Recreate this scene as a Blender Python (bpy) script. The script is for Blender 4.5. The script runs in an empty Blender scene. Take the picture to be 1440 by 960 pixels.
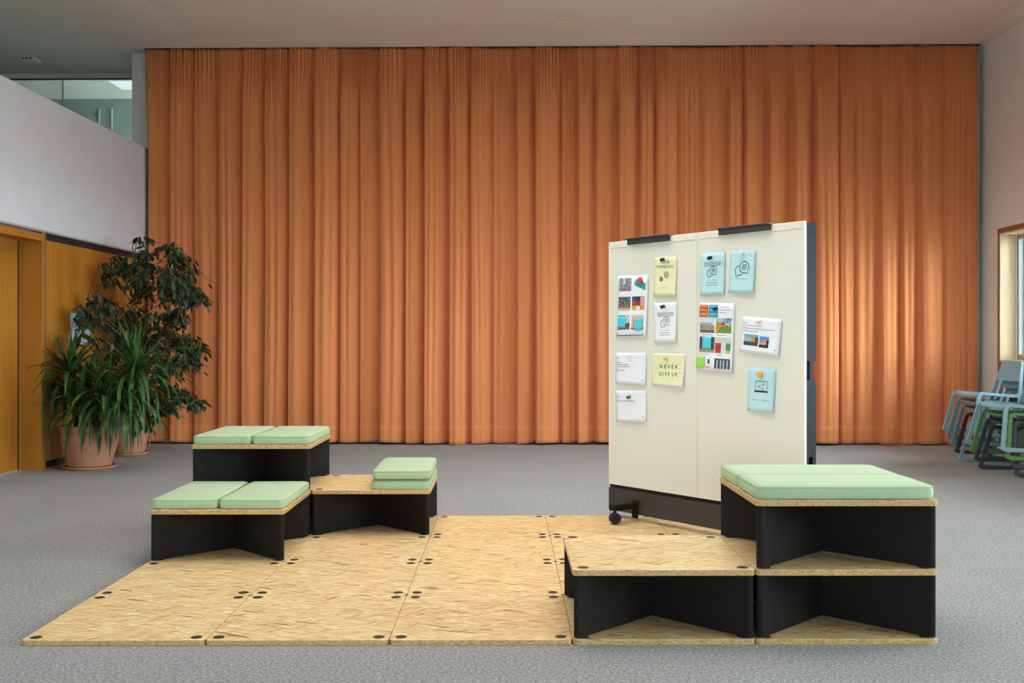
import bpy, bmesh, math, random
from mathutils import Vector, Matrix
random.seed(7)
S = bpy.context.scene
COL = S.collection
PI = math.pi

# ------------------------------------------------------------------ camera, sky, light, exposure
F_PX, HC, CX, CY = 1445.0, 1.32, 720.0, 480.0
YAW = 0.018                              # the room stands turned by about one degree to the camera
cam_d = bpy.data.cameras.new('camera'); cam = bpy.data.objects.new('camera', cam_d); COL.objects.link(cam)
cam_d.sensor_width = 36.0; cam_d.lens = 36.0 * F_PX / 1440.0
cam_d.clip_start = 0.05; cam_d.clip_end = 300
cam.location = (0, 0, HC); cam.rotation_euler = (PI / 2, 0, YAW)
S.camera = cam
world = bpy.data.worlds.new('sky'); S.world = world; world.use_nodes = True
bg = world.node_tree.nodes['Background']
bg.inputs['Color'].default_value = (0.80, 0.91, 1.0, 1); bg.inputs['Strength'].default_value = 26.0
S.view_settings.view_transform = 'Standard'; S.view_settings.look = 'None'
S.view_settings.gamma = 1.0; S.view_settings.use_curve_mapping = False
S.view_settings.exposure = 0.0
S.cycles.diffuse_bounces = 7; S.cycles.max_bounces = 14; S.cycles.transparent_max_bounces = 12

def portal(loc, rot, sx, sy):            # daylight enters through the window openings
    l = bpy.data.lights.new('window_daylight', 'AREA'); l.shape = 'RECTANGLE'; l.size = sx; l.size_y = sy
    l.cycles.is_portal = True
    o = bpy.data.objects.new('window_daylight', l); COL.objects.link(o); o.location = loc; o.rotation_euler = rot

# room extents
XL, XR, YB, YR, ZC = -4.99, 5.81, 13.42, -5.0, 5.11
WIN_R = [(9.75, 12.84), (5.6, 8.7), (1.4, 4.5), (-2.8, 0.3)]      # windows along the right wall (y range)
WIN_Z = (1.07, 2.66)
WIN_B = [(-1.1, 1.6)]                  # windows in the wall behind the camera (x range)
WIN_BZ = (0.25, 2.62)
WIN_L = [(3.2, 4.7)]                                               # one window in the left wall, beside the camera
for a, b in WIN_R:
    portal((XR + 0.23, (a + b) / 2, sum(WIN_Z) / 2), (0, PI / 2, 0), WIN_Z[1] - WIN_Z[0], b - a)
for a, b in WIN_B:
    portal(((a + b) / 2, YR - 0.13, sum(WIN_BZ) / 2), (PI / 2, 0, 0), b - a, WIN_BZ[1] - WIN_BZ[0])

def skylight(loc, sx, sy, watts, col=(1.0, 0.985, 0.95), spread=156):       # unseen area lights at the ceiling of hall and gallery
    l = bpy.data.lights.new('ceiling_area_light', 'AREA'); l.shape = 'RECTANGLE'; l.size = sx; l.size_y = sy; l.energy = watts; l.color = col; l.spread = math.radians(spread)
    o = bpy.data.objects.new('ceiling_area_light', l); COL.objects.link(o); o.location = loc
skylight((0.2, 7.2, ZC - 0.02), 4.6, 6.2, 275)
skylight((-7.3, 7.5, ZC - 0.02), 2.4, 5.0, 60, (0.92, 1.0, 0.97), 180)  # no known skylight: added out of view to brighten the gallery front
for a, b in WIN_L:
    portal((XL - 0.23, (a + b) / 2, 1.6), (0, -PI / 2, 0), 1.4, b - a)
# ------------------------------------------------------------------ helpers
def c2r(X, Z):                            # camera-plan (right, forward) -> room plan
    c, s = math.cos(YAW), math.sin(YAW)
    return (X * c - Z * s, X * s + Z * c)
def at(px, py, Z):                        # pixel at a known distance -> point in the room
    x, y = c2r((px - CX) / F_PX * Z, Z)
    return Vector((x, y, HC + (CY - py) / F_PX * Z))

def new_mesh(name, verts, faces, mat=None, smooth=False):
    me = bpy.data.meshes.new(name); me.from_pydata([tuple(v) for v in verts], [], faces); me.update()
    if mat: me.materials.append(mat)
    if smooth: me.polygons.foreach_set('use_smooth', [True] * len(me.polygons))
    return me
def link(name, me, parent=None, loc=(0, 0, 0), rot=(0, 0, 0)):
    o = bpy.data.objects.new(name, me); COL.objects.link(o)
    o.location = loc; o.rotation_euler = rot
    if parent: o.parent = parent
    return o
def bm_obj(name, bm, mat, parent=None, loc=(0, 0, 0), rot=(0, 0, 0), smooth=False):
    bmesh.ops.recalc_face_normals(bm, faces=bm.faces)
    me = bpy.data.meshes.new(name); bm.to_mesh(me); bm.free()
    if mat: me.materials.append(mat)
    if smooth: me.polygons.foreach_set('use_smooth', [True] * len(me.polygons))
    return link(name, me, parent, loc, rot)
def thing(name, label, cat, loc=(0, 0, 0), rz=0, group=None):
    o = bpy.data.objects.new(name, None); COL.objects.link(o); o.empty_display_size = 0.1
    o.location = loc; o.rotation_euler = (0, 0, rz)
    return tag(o, label, cat, group)
def tag(o, label, cat, group=None):
    o['label'] = label; o['category'] = cat
    if group: o['group'] = group
    return o
def struct(o, label=None):
    o['kind'] = 'structure'
    if label: o['label'] = label
    return o
def add_box(bm, x0, x1, y0, y1, z0, z1, bev=0.0, seg=2):
    m = Matrix.Translation(((x0 + x1) / 2, (y0 + y1) / 2, (z0 + z1) / 2)) @ Matrix.Diagonal((x1 - x0, y1 - y0, z1 - z0, 1))
    r = bmesh.ops.create_cube(bm, size=1, matrix=m)
    if bev > 0:
        es = {e for v in r['verts'] for e in v.link_edges}
        bmesh.ops.bevel(bm, geom=list(es), offset=bev, segments=seg, profile=0.5, affect='EDGES')
def box(name, x0, x1, y0, y1, z0, z1, mat, parent=None, bev=0.0, loc=(0, 0, 0), rot=(0, 0, 0)):
    bm = bmesh.new(); add_box(bm, x0, x1, y0, y1, z0, z1, bev)
    return bm_obj(name, bm, mat, parent, loc, rot)
def add_lathe(bm, prof, n=32, m=Matrix.Identity(4), cap=True):
    rings = []
    for r, z in prof:
        rings.append([bm.verts.new(m @ Vector((r * math.cos(2 * PI * i / n), r * math.sin(2 * PI * i / n), z))) for i in range(n)])
    for a, b in zip(rings, rings[1:]):
        for i in range(n):
            bm.faces.new((a[i], a[(i + 1) % n], b[(i + 1) % n], b[i]))
    if cap:
        bm.faces.new(rings[0][::-1]); bm.faces.new(rings[-1])
def lathe(name, prof, mat, parent=None, n=32, m=Matrix.Identity(4), loc=(0, 0, 0), rot=(0, 0, 0), smooth=True):
    bm = bmesh.new(); add_lathe(bm, prof, n, m)
    o = bm_obj(name, bm, mat, parent, loc, rot, smooth)
    if smooth:
        md = o.modifiers.new('edges', 'EDGE_SPLIT'); md.split_angle = math.radians(40)
    return o
def add_tube(bm, pts, rads, n=8):
    rings = []
    for k, p in enumerate(pts):
        a = pts[max(k - 1, 0)]; b = pts[min(k + 1, len(pts) - 1)]
        d = (Vector(b) - Vector(a)).normalized()
        u = d.orthogonal().normalized() if k == 0 else (u - d * u.dot(d)).normalized()
        w = d.cross(u); r = rads[k] if isinstance(rads, (list, tuple)) else rads
        rings.append([bm.verts.new(Vector(p) + (u * math.cos(2 * PI * i / n) + w * math.sin(2 * PI * i / n)) * r) for i in range(n)])
    for a, b in zip(rings, rings[1:]):
        for i in range(n):
            bm.faces.new((a[i], a[(i + 1) % n], b[(i + 1) % n], b[i]))
    bm.faces.new(rings[0][::-1]); bm.faces.new(rings[-1])
def rounded_rect(x0, x1, y0, y1, r, n=5):
    pts = []
    for cx, cy, a0 in ((x1 - r, y0 + r, -PI / 2), (x1 - r, y1 - r, 0), (x0 + r, y1 - r, PI / 2), (x0 + r, y0 + r, PI)):
        for i in range(n + 1):
            a = a0 + PI / 2 * i / n
            pts.append((cx + r * math.cos(a), cy + r * math.sin(a)))
    return pts
def add_prism(bm, pts, z0, z1):
    a = [bm.verts.new((x, y, z0)) for x, y in pts]; b = [bm.verts.new((x, y, z1)) for x, y in pts]
    n = len(pts)
    bm.faces.new(a[::-1]); bm.faces.new(b)
    for i in range(n): bm.faces.new((a[i], a[(i + 1) % n], b[(i + 1) % n], b[i]))
def slab_mesh(name, x0, x1, y0, y1, z0, z1, r, mat, bev=0.002):
    bm = bmesh.new()
    p = lambda d: rounded_rect(x0 + d, x1 - d, y0 + d, y1 - d, max(r - d, 0.002))
    layers = [(p(bev), z0), (p(0), z0 + bev), (p(0), z1 - bev), (p(bev), z1)]
    rings = [[bm.verts.new((x, y, z)) for x, y in pts] for pts, z in layers]
    n = len(rings[0])
    for a, b in zip(rings, rings[1:]):
        for i in range(n): bm.faces.new((a[i], a[(i + 1) % n], b[(i + 1) % n], b[i]))
    bm.faces.new(rings[0][::-1]); bm.faces.new(rings[-1])
    me = bpy.data.meshes.new(name); bm.to_mesh(me); bm.free(); me.materials.append(mat)
    return me

# ------------------------------------------------------------------ materials
def srgb(r, g, b):
    f = lambda c: (c / 255 / 12.92) if c / 255 <= 0.04045 else ((c / 255 + 0.055) / 1.055) ** 2.4
    return (f(r), f(g), f(b), 1)
class NT:
    def __init__(s, name):
        s.mat = bpy.data.materials.new(name); s.mat.use_nodes = True
        s.t = s.mat.node_tree; s.b = s.t.nodes['Principled BSDF']
    def n(s, typ, **kw):
        nd = s.t.nodes.new(typ)
        for k, v in kw.items():
            if k in nd.inputs.keys() if hasattr(nd.inputs, 'keys') else False: nd.inputs[k].default_value = v
            else: setattr(nd, k, v)
        return nd
    def l(s, a, b): s.t.links.new(a, b)
    def mapping(s, src, scale=(1, 1, 1), rot=(0, 0, 0), loc=None):
        m = s.t.nodes.new('ShaderNodeMapping'); m.inputs['Scale'].default_value = scale; m.inputs['Rotation'].default_value = rot
        s.l(src, m.inputs['Vector']); return m.outputs['Vector']
    def noise(s, vec, scale, detail=2, rough=0.5):
        n = s.t.nodes.new('ShaderNodeTexNoise'); n.inputs['Scale'].default_value = scale
        n.inputs['Detail'].default_value = detail; n.inputs['Roughness'].default_value = rough
        s.l(vec, n.inputs['Vector']); return n.outputs['Fac']
    def ramp(s, fac, stops, interp='LINEAR'):
        r = s.t.nodes.new('ShaderNodeValToRGB'); e = r.color_ramp.elements; r.color_ramp.interpolation = interp
        while len(e) < len(stops): e.new(0.5)
        for i, (p, c) in enumerate(stops): e[i].position = p; e[i].color = c
        s.l(fac, r.inputs['Fac']); return r.outputs['Color']
    def mix(s, fac, a, b, mode='MIX'):
        m = s.t.nodes.new('ShaderNodeMix'); m.data_type = 'RGBA'; m.blend_type = mode
        for i, v in ((0, fac), (6, a), (7, b)):
            if hasattr(v, 'is_linked') or isinstance(v, bpy.types.NodeSocket): s.l(v, m.inputs[i])
            else: m.inputs[i].default_value = v
        return m.outputs[2]
    def math(s, op, a, b=None):
        m = s.t.nodes.new('ShaderNodeMath'); m.operation = op
        for i, v in ((0, a), (1, b)):
            if v is None: continue
            if isinstance(v, bpy.types.NodeSocket): s.l(v, m.inputs[i])
            else: m.inputs[i].default_value = v
        return m.outputs[0]
    def coord(s, out='Object'):
        return s.t.nodes.new('ShaderNodeTexCoord').outputs[out]
    def geo_pos(s): return s.t.nodes.new('ShaderNodeNewGeometry').outputs['Position']
    def bump(s, h, strength=0.3, dist=0.01):
        b = s.t.nodes.new('ShaderNodeBump'); b.inputs['Strength'].default_value = strength; b.inputs['Distance'].default_value = dist
        s.l(h, b.inputs['Height']); s.l(b.outputs['Normal'], s.b.inputs['Normal'])
    def color(s, c):
        if isinstance(c, bpy.types.NodeSocket): s.l(c, s.b.inputs['Base Color'])
        else: s.b.inputs['Base Color'].default_value = c
    def set(s, **kw):
        for k, v in kw.items(): s.b.inputs[k.replace('_', ' ')].default_value = v
        return s
MATS = {}
def plain(name, rgb, rough=0.5, metal=0.0, vary=0.06, scale=12.0, bump=0.0, spec=0.5):
    if name in MATS: return MATS[name]
    m = NT(name); c = srgb(*rgb)
    f = m.noise(m.coord(), scale, 3)
    lo = tuple(v * (1 - vary) for v in c[:3]) + (1,); hi = tuple(min(1, v * (1 + vary)) for v in c[:3]) + (1,)
    m.color(m.ramp(f, [(0.3, lo), (0.7, hi)]))
    m.set(Roughness=rough, Metallic=metal); m.b.inputs['Specular IOR Level'].default_value = spec
    if bump: m.bump(m.noise(m.coord(), scale * 8, 2), bump, 0.004)
    MATS[name] = m.mat; return m.mat

def mat_carpet():
    m = NT('carpet'); p = m.geo_pos()
    a = m.noise(p, 230, 2, 0.6); b = m.noise(p, 70, 2, 0.6); c = m.noise(p, 1.2, 2)
    v = m.math('ADD', m.math('MULTIPLY', a, 0.62), m.math('MULTIPLY', b, 0.38))
    col = m.ramp(v, [(0.36, srgb(54, 53, 53)), (0.46, srgb(113, 111, 109)), (0.54, srgb(150, 148, 145)), (0.66, srgb(205, 203, 197))])
    col = m.mix(0.12, col, m.ramp(c, [(0.3, srgb(110, 112, 122)), (0.7, srgb(165, 160, 152))]))
    m.color(col); m.set(Roughness=0.95); m.b.inputs['Specular IOR Level'].default_value = 0.15; m.b.inputs['Sheen Weight'].default_value = 0.12
    m.bump(v, 0.6, 0.006); return m.mat
def mat_osb(name='strand_board', edge=False):
    m = NT(name); co = m.coord('Object')
    info = m.t.nodes.new('ShaderNodeObjectInfo')
    add = m.t.nodes.new('ShaderNodeVectorMath'); add.operation = 'ADD'
    mul = m.t.nodes.new('ShaderNodeVectorMath'); mul.operation = 'MULTIPLY'
    cmb = m.t.nodes.new('ShaderNodeCombineXYZ')
    for i in range(3): m.l(info.outputs['Random'], cmb.inputs[i])
    m.l(cmb.outputs[0], mul.inputs[0]); mul.inputs[1].default_value = (37, 91, 13)
    m.l(co, add.inputs[0]); m.l(mul.outputs[0], add.inputs[1]); v = add.outputs[0]
    # wobble so that the strands do not line up
    def strands(ang, sx, sy, seed):
        mp = m.t.nodes.new('ShaderNodeMapping'); mp.vector_type = 'TEXTURE'; mp.inputs['Rotation'].default_value = (0, 0, ang)
        mp.inputs['Scale'].default_value = (1 / sx, 1 / sy, 1 / 40); mp.inputs['Location'].default_value = (seed, seed * 1.7, seed * .3)
        m.l(v, mp.inputs['Vector'])
        vo = m.t.nodes.new('ShaderNodeTexVoronoi'); vo.inputs['Scale'].default_value = 1.0; vo.inputs['Randomness'].default_value = 1.0
        m.l(mp.outputs[0], vo.inputs['Vector'])
        sep = m.t.nodes.new('ShaderNodeSeparateColor'); m.l(vo.outputs['Color'], sep.inputs[0])
        return sep.outputs[0], sep.outputs[1], vo.outputs['Distance']
    a = strands(0.06, 9, 80, 0.0); b = strands(0.45, 10, 75, 5.1); c = strands(-0.38, 10, 72, 9.7); d = strands(-0.1, 22, 160, 3.3)
    e = strands(0.75, 16, 120, 6.4)
    pal = lambda o: m.ramp(o, [(0.0, srgb(216, 188, 140)), (0.3, srgb(230, 207, 162)), (0.6, srgb(240, 221, 182)), (0.86, srgb(246, 231, 198)), (1.0, srgb(222, 182, 122))])
    col = pal(a[0])
    col = m.mix(m.ramp(b[1], [(0.55, (0, 0, 0, 1)), (0.57, (1, 1, 1, 1))]), col, pal(b[0]))
    col = m.mix(m.ramp(c[1], [(0.60, (0, 0, 0, 1)), (0.62, (1, 1, 1, 1))]), col, pal(c[0]))
    col = m.mix(m.ramp(d[1], [(0.86, (0, 0, 0, 1)), (0.88, (1, 1, 1, 1))]), col, m.ramp(d[0], [(0, srgb(206, 158, 92)), (1, srgb(236, 206, 150))]))
    dark = m.ramp(e[1], [(0.965, (0, 0, 0, 1)), (0.972, (0.7, 0.7, 0.7, 1))])
    col = m.mix(dark, col, srgb(158, 112, 62))
    dk2 = m.ramp(c[1], [(0.016, (0.7, 0.7, 0.7, 1)), (0.022, (0, 0, 0, 1))])
    col = m.mix(dk2, col, srgb(120, 96, 66))
    fine = m.noise(m.mapping(v, (22, 260, 60)), 1.0, 3, 0.6)
    col = m.mix(0.55, col, m.ramp(fine, [(0.3, srgb(176, 142, 90)), (0.52, srgb(236, 214, 168)), (0.75, srgb(250, 236, 204))]), 'MULTIPLY')
    if edge:
        sp = m.noise(m.mapping(v, (60, 60, 300)), 1.0, 3, 0.7)
        col = m.ramp(sp, [(0.34, srgb(112, 80, 44)), (0.46, srgb(188, 148, 90)), (0.62, srgb(214, 176, 116))])
    m.color(col); m.set(Roughness=0.42)
    m.bump(m.math('ADD', a[0], fine), 0.08, 0.002); return m.mat
def mat_curtain():
    m = NT('curtain_fabric'); p = m.geo_pos()
    th = m.noise(m.mapping(p, (420, 1, 14)), 1.0, 2); wv = m.noise(m.mapping(p, (30, 1, 320)), 1.0, 2)
    big = m.noise(m.mapping(p, (2.2, 1, 0.25)), 1.0, 2)
    v = m.math('ADD', m.math('MULTIPLY', th, 0.5), m.math('MULTIPLY', wv, 0.5))
    col = m.ramp(v, [(0.3, srgb(213, 130, 79)), (0.7, srgb(225, 143, 91))])
    col = m.mix(0.12, col, m.ramp(big, [(0.3, srgb(207, 122, 73)), (0.7, srgb(227, 147, 95))]))
    m.color(col); m.set(Roughness=0.9); m.b.inputs['Specular IOR Level'].default_value = 0.1
    m.b.inputs['Sheen Weight'].default_value = 0.15; m.b.inputs['Sheen Roughness'].default_value = 0.5
    m.bump(v, 0.12, 0.003); return m.mat
def mat_wood(name, c0, c1, c2, rough=0.38):
    m = NT(name); p = m.geo_pos()
    g = m.noise(m.mapping(p, (14, 14, 0.7)), 1.0, 4, 0.55); f = m.noise(m.mapping(p, (160, 160, 4)), 1.0, 2)
    w = m.noise(m.mapping(p, (4.5, 4.5, 0.05)), 1.0, 1)
    col = m.ramp(g, [(0.3, srgb(*c0)), (0.5, srgb(*c1)), (0.72, srgb(*c2))])
    col = m.mix(0.35, col, m.ramp(w, [(0.35, srgb(*c0)), (0.65, srgb(*c2))]))
    col = m.mix(0.25, col, m.ramp(f, [(0.35, (0.55, 0.5, 0.45, 1)), (0.65, (1, 1, 1, 1))]), 'MULTIPLY')
    m.color(col); m.set(Roughness=rough); m.bump(f, 0.04, 0.001); return m.mat
def mat_ceiling():
    m = NT('perforated_ceiling'); p = m.geo_pos()
    sep = m.t.nodes.new('ShaderNodeSeparateXYZ'); m.l(p, sep.inputs[0])
    k = 2 * PI / 0.045
    sx = m.math('SINE', m.math('MULTIPLY', sep.outputs[0], k)); sy = m.math('SINE', m.math('MULTIPLY', sep.outputs[1], k))
    h = m.math('MULTIPLY', sx, sy)
    hole = m.ramp(m.math('ADD', m.math('MULTIPLY', h, 0.5), 0.5), [(0.72, (1, 1, 1, 1)), (0.80, (0, 0, 0, 1))])
    base = m.ramp(m.noise(p, 0.8, 2), [(0.3, srgb(234, 225, 215)), (0.7, srgb(240, 231, 222))])
    m.color(m.mix(hole, srgb(168, 158, 148), base)); m.set(Roughness=0.9); m.b.inputs['Specular IOR Level'].default_value = 0.2
    return m.mat
def mat_pane(name, tint=(0.93, 0.97, 0.97, 1), refl=0.08):
    m = bpy.data.materials.new(name); m.use_nodes = True; t = m.node_tree; t.nodes.clear()
    o = t.nodes.new('ShaderNodeOutputMaterial'); mx = t.nodes.new('ShaderNodeMixShader'); tr = t.nodes.new('ShaderNodeBsdfTransparent'); gl = t.nodes.new('ShaderNodeBsdfGlossy')
    tr.inputs['Color'].default_value = tint; gl.inputs['Roughness'].default_value = 0.02
    fr = t.nodes.new('ShaderNodeFresnel'); fr.inputs['IOR'].default_value = 1.45
    t.links.new(fr.outputs[0], mx.inputs[0]); t.links.new(tr.outputs[0], mx.inputs[1]); t.links.new(gl.outputs[0], mx.inputs[2]); t.links.new(mx.outputs[0], o.inputs['Surface'])
    return m
def mat_emit(name, rgb, strength):
    m = bpy.data.materials.new(name); m.use_nodes = True; t = m.node_tree; t.nodes.clear()
    o = t.nodes.new('ShaderNodeOutputMaterial'); e = t.nodes.new('ShaderNodeEmission'); e.inputs['Color'].default_value = rgb; e.inputs['Strength'].default_value = strength
    t.links.new(e.outputs[0], o.inputs['Surface']); return m
def mat_attr():
    m = NT('photo_print'); a = m.t.nodes.new('ShaderNodeVertexColor'); a.layer_name = 'Col'
    m.color(a.outputs['Color']); m.set(Roughness=0.45); return m.mat
def mat_cushion():
    m = NT('green_fabric'); c = m.coord()
    w = m.noise(c, 420, 2, 0.6); b = m.noise(c, 5, 2)
    col = m.ramp(w, [(0.3, srgb(156, 178, 138)), (0.7, srgb(174, 193, 156))])
    col = m.mix(0.2, col, m.ramp(b, [(0.3, srgb(160, 180, 142)), (0.7, srgb(172, 191, 154))]))
    m.color(col); m.set(Roughness=0.7); m.b.inputs['Specular IOR Level'].default_value = 0.25
    m.b.inputs['Sheen Weight'].default_value = 0.1
    m.bump(m.math('ADD', w, m.math('MULTIPLY', b, 0.6)), 0.1, 0.002); return m.mat
def mat_leaf(name, dark, light, mid, rough=0.35):
    m = NT(name); p = m.geo_pos()
    col = m.ramp(m.noise(p, 9, 2), [(0.25, srgb(*dark)), (0.5, srgb(*mid)), (0.78, srgb(*light))])
    m.color(col); m.set(Roughness=rough); m.b.inputs['Specular IOR Level'].default_value = 0.3
    return m.mat

CARPET = mat_carpet(); OSB = mat_osb(); OSB_E = mat_osb('strand_board_edge', True); CURT = mat_curtain(); CUSH = mat_cushion()
WOOD = mat_wood('oiled_beech', (166, 106, 30), (178, 117, 36), (192, 132, 48))
WOOD_R = mat_wood('reveal_birch', (214, 186, 144), (228, 204, 164), (238, 216, 180))
WOOD_D = mat_wood('brown_casing', (140, 92, 52), (156, 106, 62), (172, 122, 76))
WHITE = plain('white_plaster', (216, 218, 226), 0.75, vary=0.02, scale=3, bump=0.03)
WARMW = plain('warm_white_plaster', (232, 233, 231), 0.8, vary=0.02, scale=3, bump=0.03)
CEILP = plain('plain_ceiling', (232, 224, 216), 0.9, vary=0.02, scale=2)
CEILH = mat_ceiling()
BLACK = plain('charcoal_laminate', (32, 28, 24), 0.65, vary=0.12, scale=30, bump=0.05, spec=0.12)
BLACKP = plain('black_plastic', (30, 30, 33), 0.5, vary=0.08)
GREYM = plain('grey_aluminium', (150, 152, 154), 0.4, 0.7)
DARKGAP = plain('dark_shadow_gap_board', (46, 36, 32), 0.8)
CREAM = plain('cream_enamel', (228, 226, 214), 0.33, vary=0.015, scale=2, spec=0.4)
CREAMF = plain('cream_frame', (232, 228, 214), 0.4, vary=0.015, scale=2, spec=0.4)
BASEM = plain('bronze_grey_metal', (62, 58, 54), 0.45, 0.1)
TERRA = plain('terracotta', (186, 132, 100), 0.85, vary=0.12, scale=9, bump=0.1)
SOIL = plain('potting_soil', (48, 36, 28), 1.0, vary=0.4, scale=60, bump=0.6)
PANE = mat_pane('window_glass'); PANE_G = mat_pane('gallery_glass', (0.80, 0.88, 0.85, 1))
PHOTO = mat_attr()
INK = plain('black_ink', (28, 30, 32), 0.6); INKG = plain('grey_ink', (120, 124, 130), 0.6)

# ------------------------------------------------------------------ the setting
struct(box('floor', -9.5, XR + 0.6, YR - 0.6, 17.2, -0.12, 0.0, CARPET), 'speckled grey carpet floor')
g = box('ground_outside', -40, 60, -60, 60, -0.5, -0.4, plain('outdoor_paving', (150, 150, 142), 0.9, vary=0.15, scale=2)); struct(g, 'paved ground outside the windows')
# ceiling: plain margin with the perforated field hung a little lower
struct(box('ceiling', -9.5, XR + 0.6, YR - 0.6, 17.2, ZC, ZC + 0.25, CEILP), 'off-white plaster ceiling')
struct(box('trim_1', -4.25, XR - 0.30, YR + 0.4, 12.72, ZC - 0.006, ZC, CEILH), 'perforated acoustic field of the ceiling')
# back wall behind the curtain, with its pillar end beside the gallery
struct(box('wall_back', -5.24, XR + 0.3, YB, YB + 1.0, 0, ZC, WARMW), 'white wall behind the curtain')
# right wall with window openings
def wall_with_openings(name, axis, pos, thick, lo, hi, opens, zr, mat):
    bm = bmesh.new()
    def bx(a, b, z0, z1):
        if axis == 'y': add_box(bm, pos, pos + thick, a, b, z0, z1)
        else: add_box(bm, a, b, pos - thick, pos, z0, z1)
    cur = lo
    for a, b in sorted(opens):
        bx(cur, a, 0, ZC); bx(a, b, 0, zr[0]); bx(a, b, zr[1], ZC); cur = b
    bx(cur, hi, 0, ZC)
    return struct(bm_obj(name, bm, mat))
wall_with_openings('wall_right', 'y', XR, 0.3, YR - 0.3, YB, WIN_R, WIN_Z, WARMW)['label'] = 'off-white wall with the window row'
wall_with_openings('wall_rear', 'x', YR, 0.3, -9.5, XR + 0.3, WIN_B, WIN_BZ, WARMW)
def window(n, axis, a, b, zr):
    z0, z1 = zr
    e = bpy.data.objects.new('window_%d' % n, None); COL.objects.link(e); struct(e, 'wood-lined window with bright daylight outside')
    def bx(name, u0, u1, d0, d1, za, zb, mat, bev=0.0, parent=e):    # u along the wall, d outwards
        if axis == 'y': return box(name, XR + d0, XR + d1, u0, u1, za, zb, mat, parent, bev)
        return box(name, u0, u1, YR - d1, YR - d0, za, zb, mat, parent, bev)
    # lining (reveal boards) and a slim brown casing edge
    bx('reveal_board', a, a + 0.02, 0.0, 0.2, z0, z1, WOOD_R); bx('reveal_board', b - 0.02, b, 0.0, 0.2, z0, z1, WOOD_R)
    bx('reveal_board', a + 0.02, b - 0.02, 0.0, 0.2, z1 - 0.02, z1, WOOD_R); bx('window_sill', a + 0.02, b - 0.02, -0.012, 0.2, z0, z0 + 0.022, WOOD_R)
    for u0, u1, za, zb in ((a - 0.025, a, z0 - 0.15, z1 + 0.055), (b, b + 0.025, z0 - 0.15, z1 + 0.055), (a, b, z1, z1 + 0.055), (a, b, z0 - 0.15, z0)):
        bx('casing', u0, u1, -0.012, 0.0, za, zb, WOOD_D)
    fr = plain('grey_window_frame', (168, 166, 160), 0.45)
    for u0, u1, za, zb in ((a + 0.02, a + 0.075, z0 + 0.02, z1 - 0.02), (b - 0.075, b - 0.02, z0 + 0.02, z1 - 0.02), (a + 0.075, b - 0.075, z1 - 0.08, z1 - 0.02), (a + 0.075, b - 0.075, z0 + 0.02, z0 + 0.09)):
        bx('window_frame', u0, u1, 0.2, 0.26, za, zb, fr, 0.004)
    mid = (a + b) / 2
    bx('mullion', mid - 0.035, mid + 0.035, 0.2, 0.26, z0 + 0.09, z1 - 0.08, fr)
    for u0, u1 in ((a + 0.075, mid - 0.035), (mid + 0.035, b - 0.075)):
        bx('pane', u0, u1, 0.228, 0.236, z0 + 0.09, z1 - 0.08, PANE)
k = 1
for a, b in WIN_R: window(k, 'y', a, b, WIN_Z); k += 1
for a, b in WIN_B: window(k, 'x', a, b, WIN_BZ); k += 1

# left wall: white parapet band over beech panelling, door recess
DY = 10.40                                   # far jamb of the door recess
struct(box('wall_left', XL - 0.22, XL, YR, YB, 2.44, 3.83, WHITE), 'white parapet wall of the gallery')
struct(box('wall_left_lower', XL - 0.4, XL - 0.04, DY + 0.075, YB, 0, 2.44, DARKGAP), 'dark backing behind the beech panelling')
bm = bmesh.new()
a, b = WIN_L[0]
add_box(bm, XL - 0.3, XL, YR, a, 0, 2.44); add_box(bm, XL - 0.3, XL, b, 8.9, 0, 2.44); add_box(bm, XL - 0.3, XL, a, b, 0, 0.9); add_box(bm, XL - 0.3, XL, a, b, 2.3, 2.44)
struct(bm_obj('wall_left_front', bm, WHITE), 'white wall beside the door')
w9 = bpy.data.objects.new('window_9', None); COL.objects.link(w9); struct(w9, 'wide window beside the camera')
for y0_, y1_, z0_, z1_ in ((a, a + .06, .9, 2.3), (b - .06, b, .9, 2.3), (a + .06, b - .06, .9, .96), (a + .06, b - .06, 2.24, 2.3), ((a + b) / 2 - .03, (a + b) / 2 + .03, .96, 2.24)):
    box('window_frame', XL - .26, XL - .2, y0_, y1_, z0_, z1_, plain('grey_window_frame', (168, 166, 160), 0.45), w9)
for y0_, y1_ in ((a + .06, (a + b) / 2 - .03), ((a + b) / 2 + .03, b - .06)): box('pane', XL - .236, XL - .228, y0_, y1_, .96, 2.24, PANE, w9)
wp = box('trim_2', XL - 0.045, XL - 0.002, DY + 0.085, YB - 0.01, 0.088, 2.363, WOOD); struct(wp, 'amber beech wall panelling below the white parapet')
struct(box('trim_3', XL - 0.04, XL + 0.012, DY + 0.085, YB - 0.3, 0.0, 0.016, WOOD), 'low wooden floor strip under the panelling')
struct(box('trim_4', XL - 0.03, XL + 0.004, DY + 0.06, DY + 0.085, 0.0, 2.44, GREYM), 'grey metal strip beside the door frame')
struct(box('trim_5', XL - 0.02, XL + 0.006, 8.0, YB, 2.44, 2.462, plain('pale_metal', (196, 196, 196), 0.4, 0.4)), 'pale metal profile under the parapet')
d = bpy.data.objects.new('door_1', None); COL.objects.link(d); d.location = (XL, DY, 0); struct(d, 'amber beech door in a deep wooden frame')
box('door_jamb', -0.235, 0.004, 0.0, 0.058, 0, 2.415, WOOD, d); box('door_jamb', -0.235, 0.004, -1.5, -1.442, 0, 2.415, WOOD, d)
box('door_header', -0.235, 0.004, -1.442, 0.0, 2.345, 2.415, WOOD, d)
box('door_leaf', -0.29, -0.24, -1.44, -0.006, 0.008, 2.345, WOOD, d)
box('door_stop', -0.24, -0.235, -0.012, 0.0, 0, 2.345, DARKGAP, d)
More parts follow.
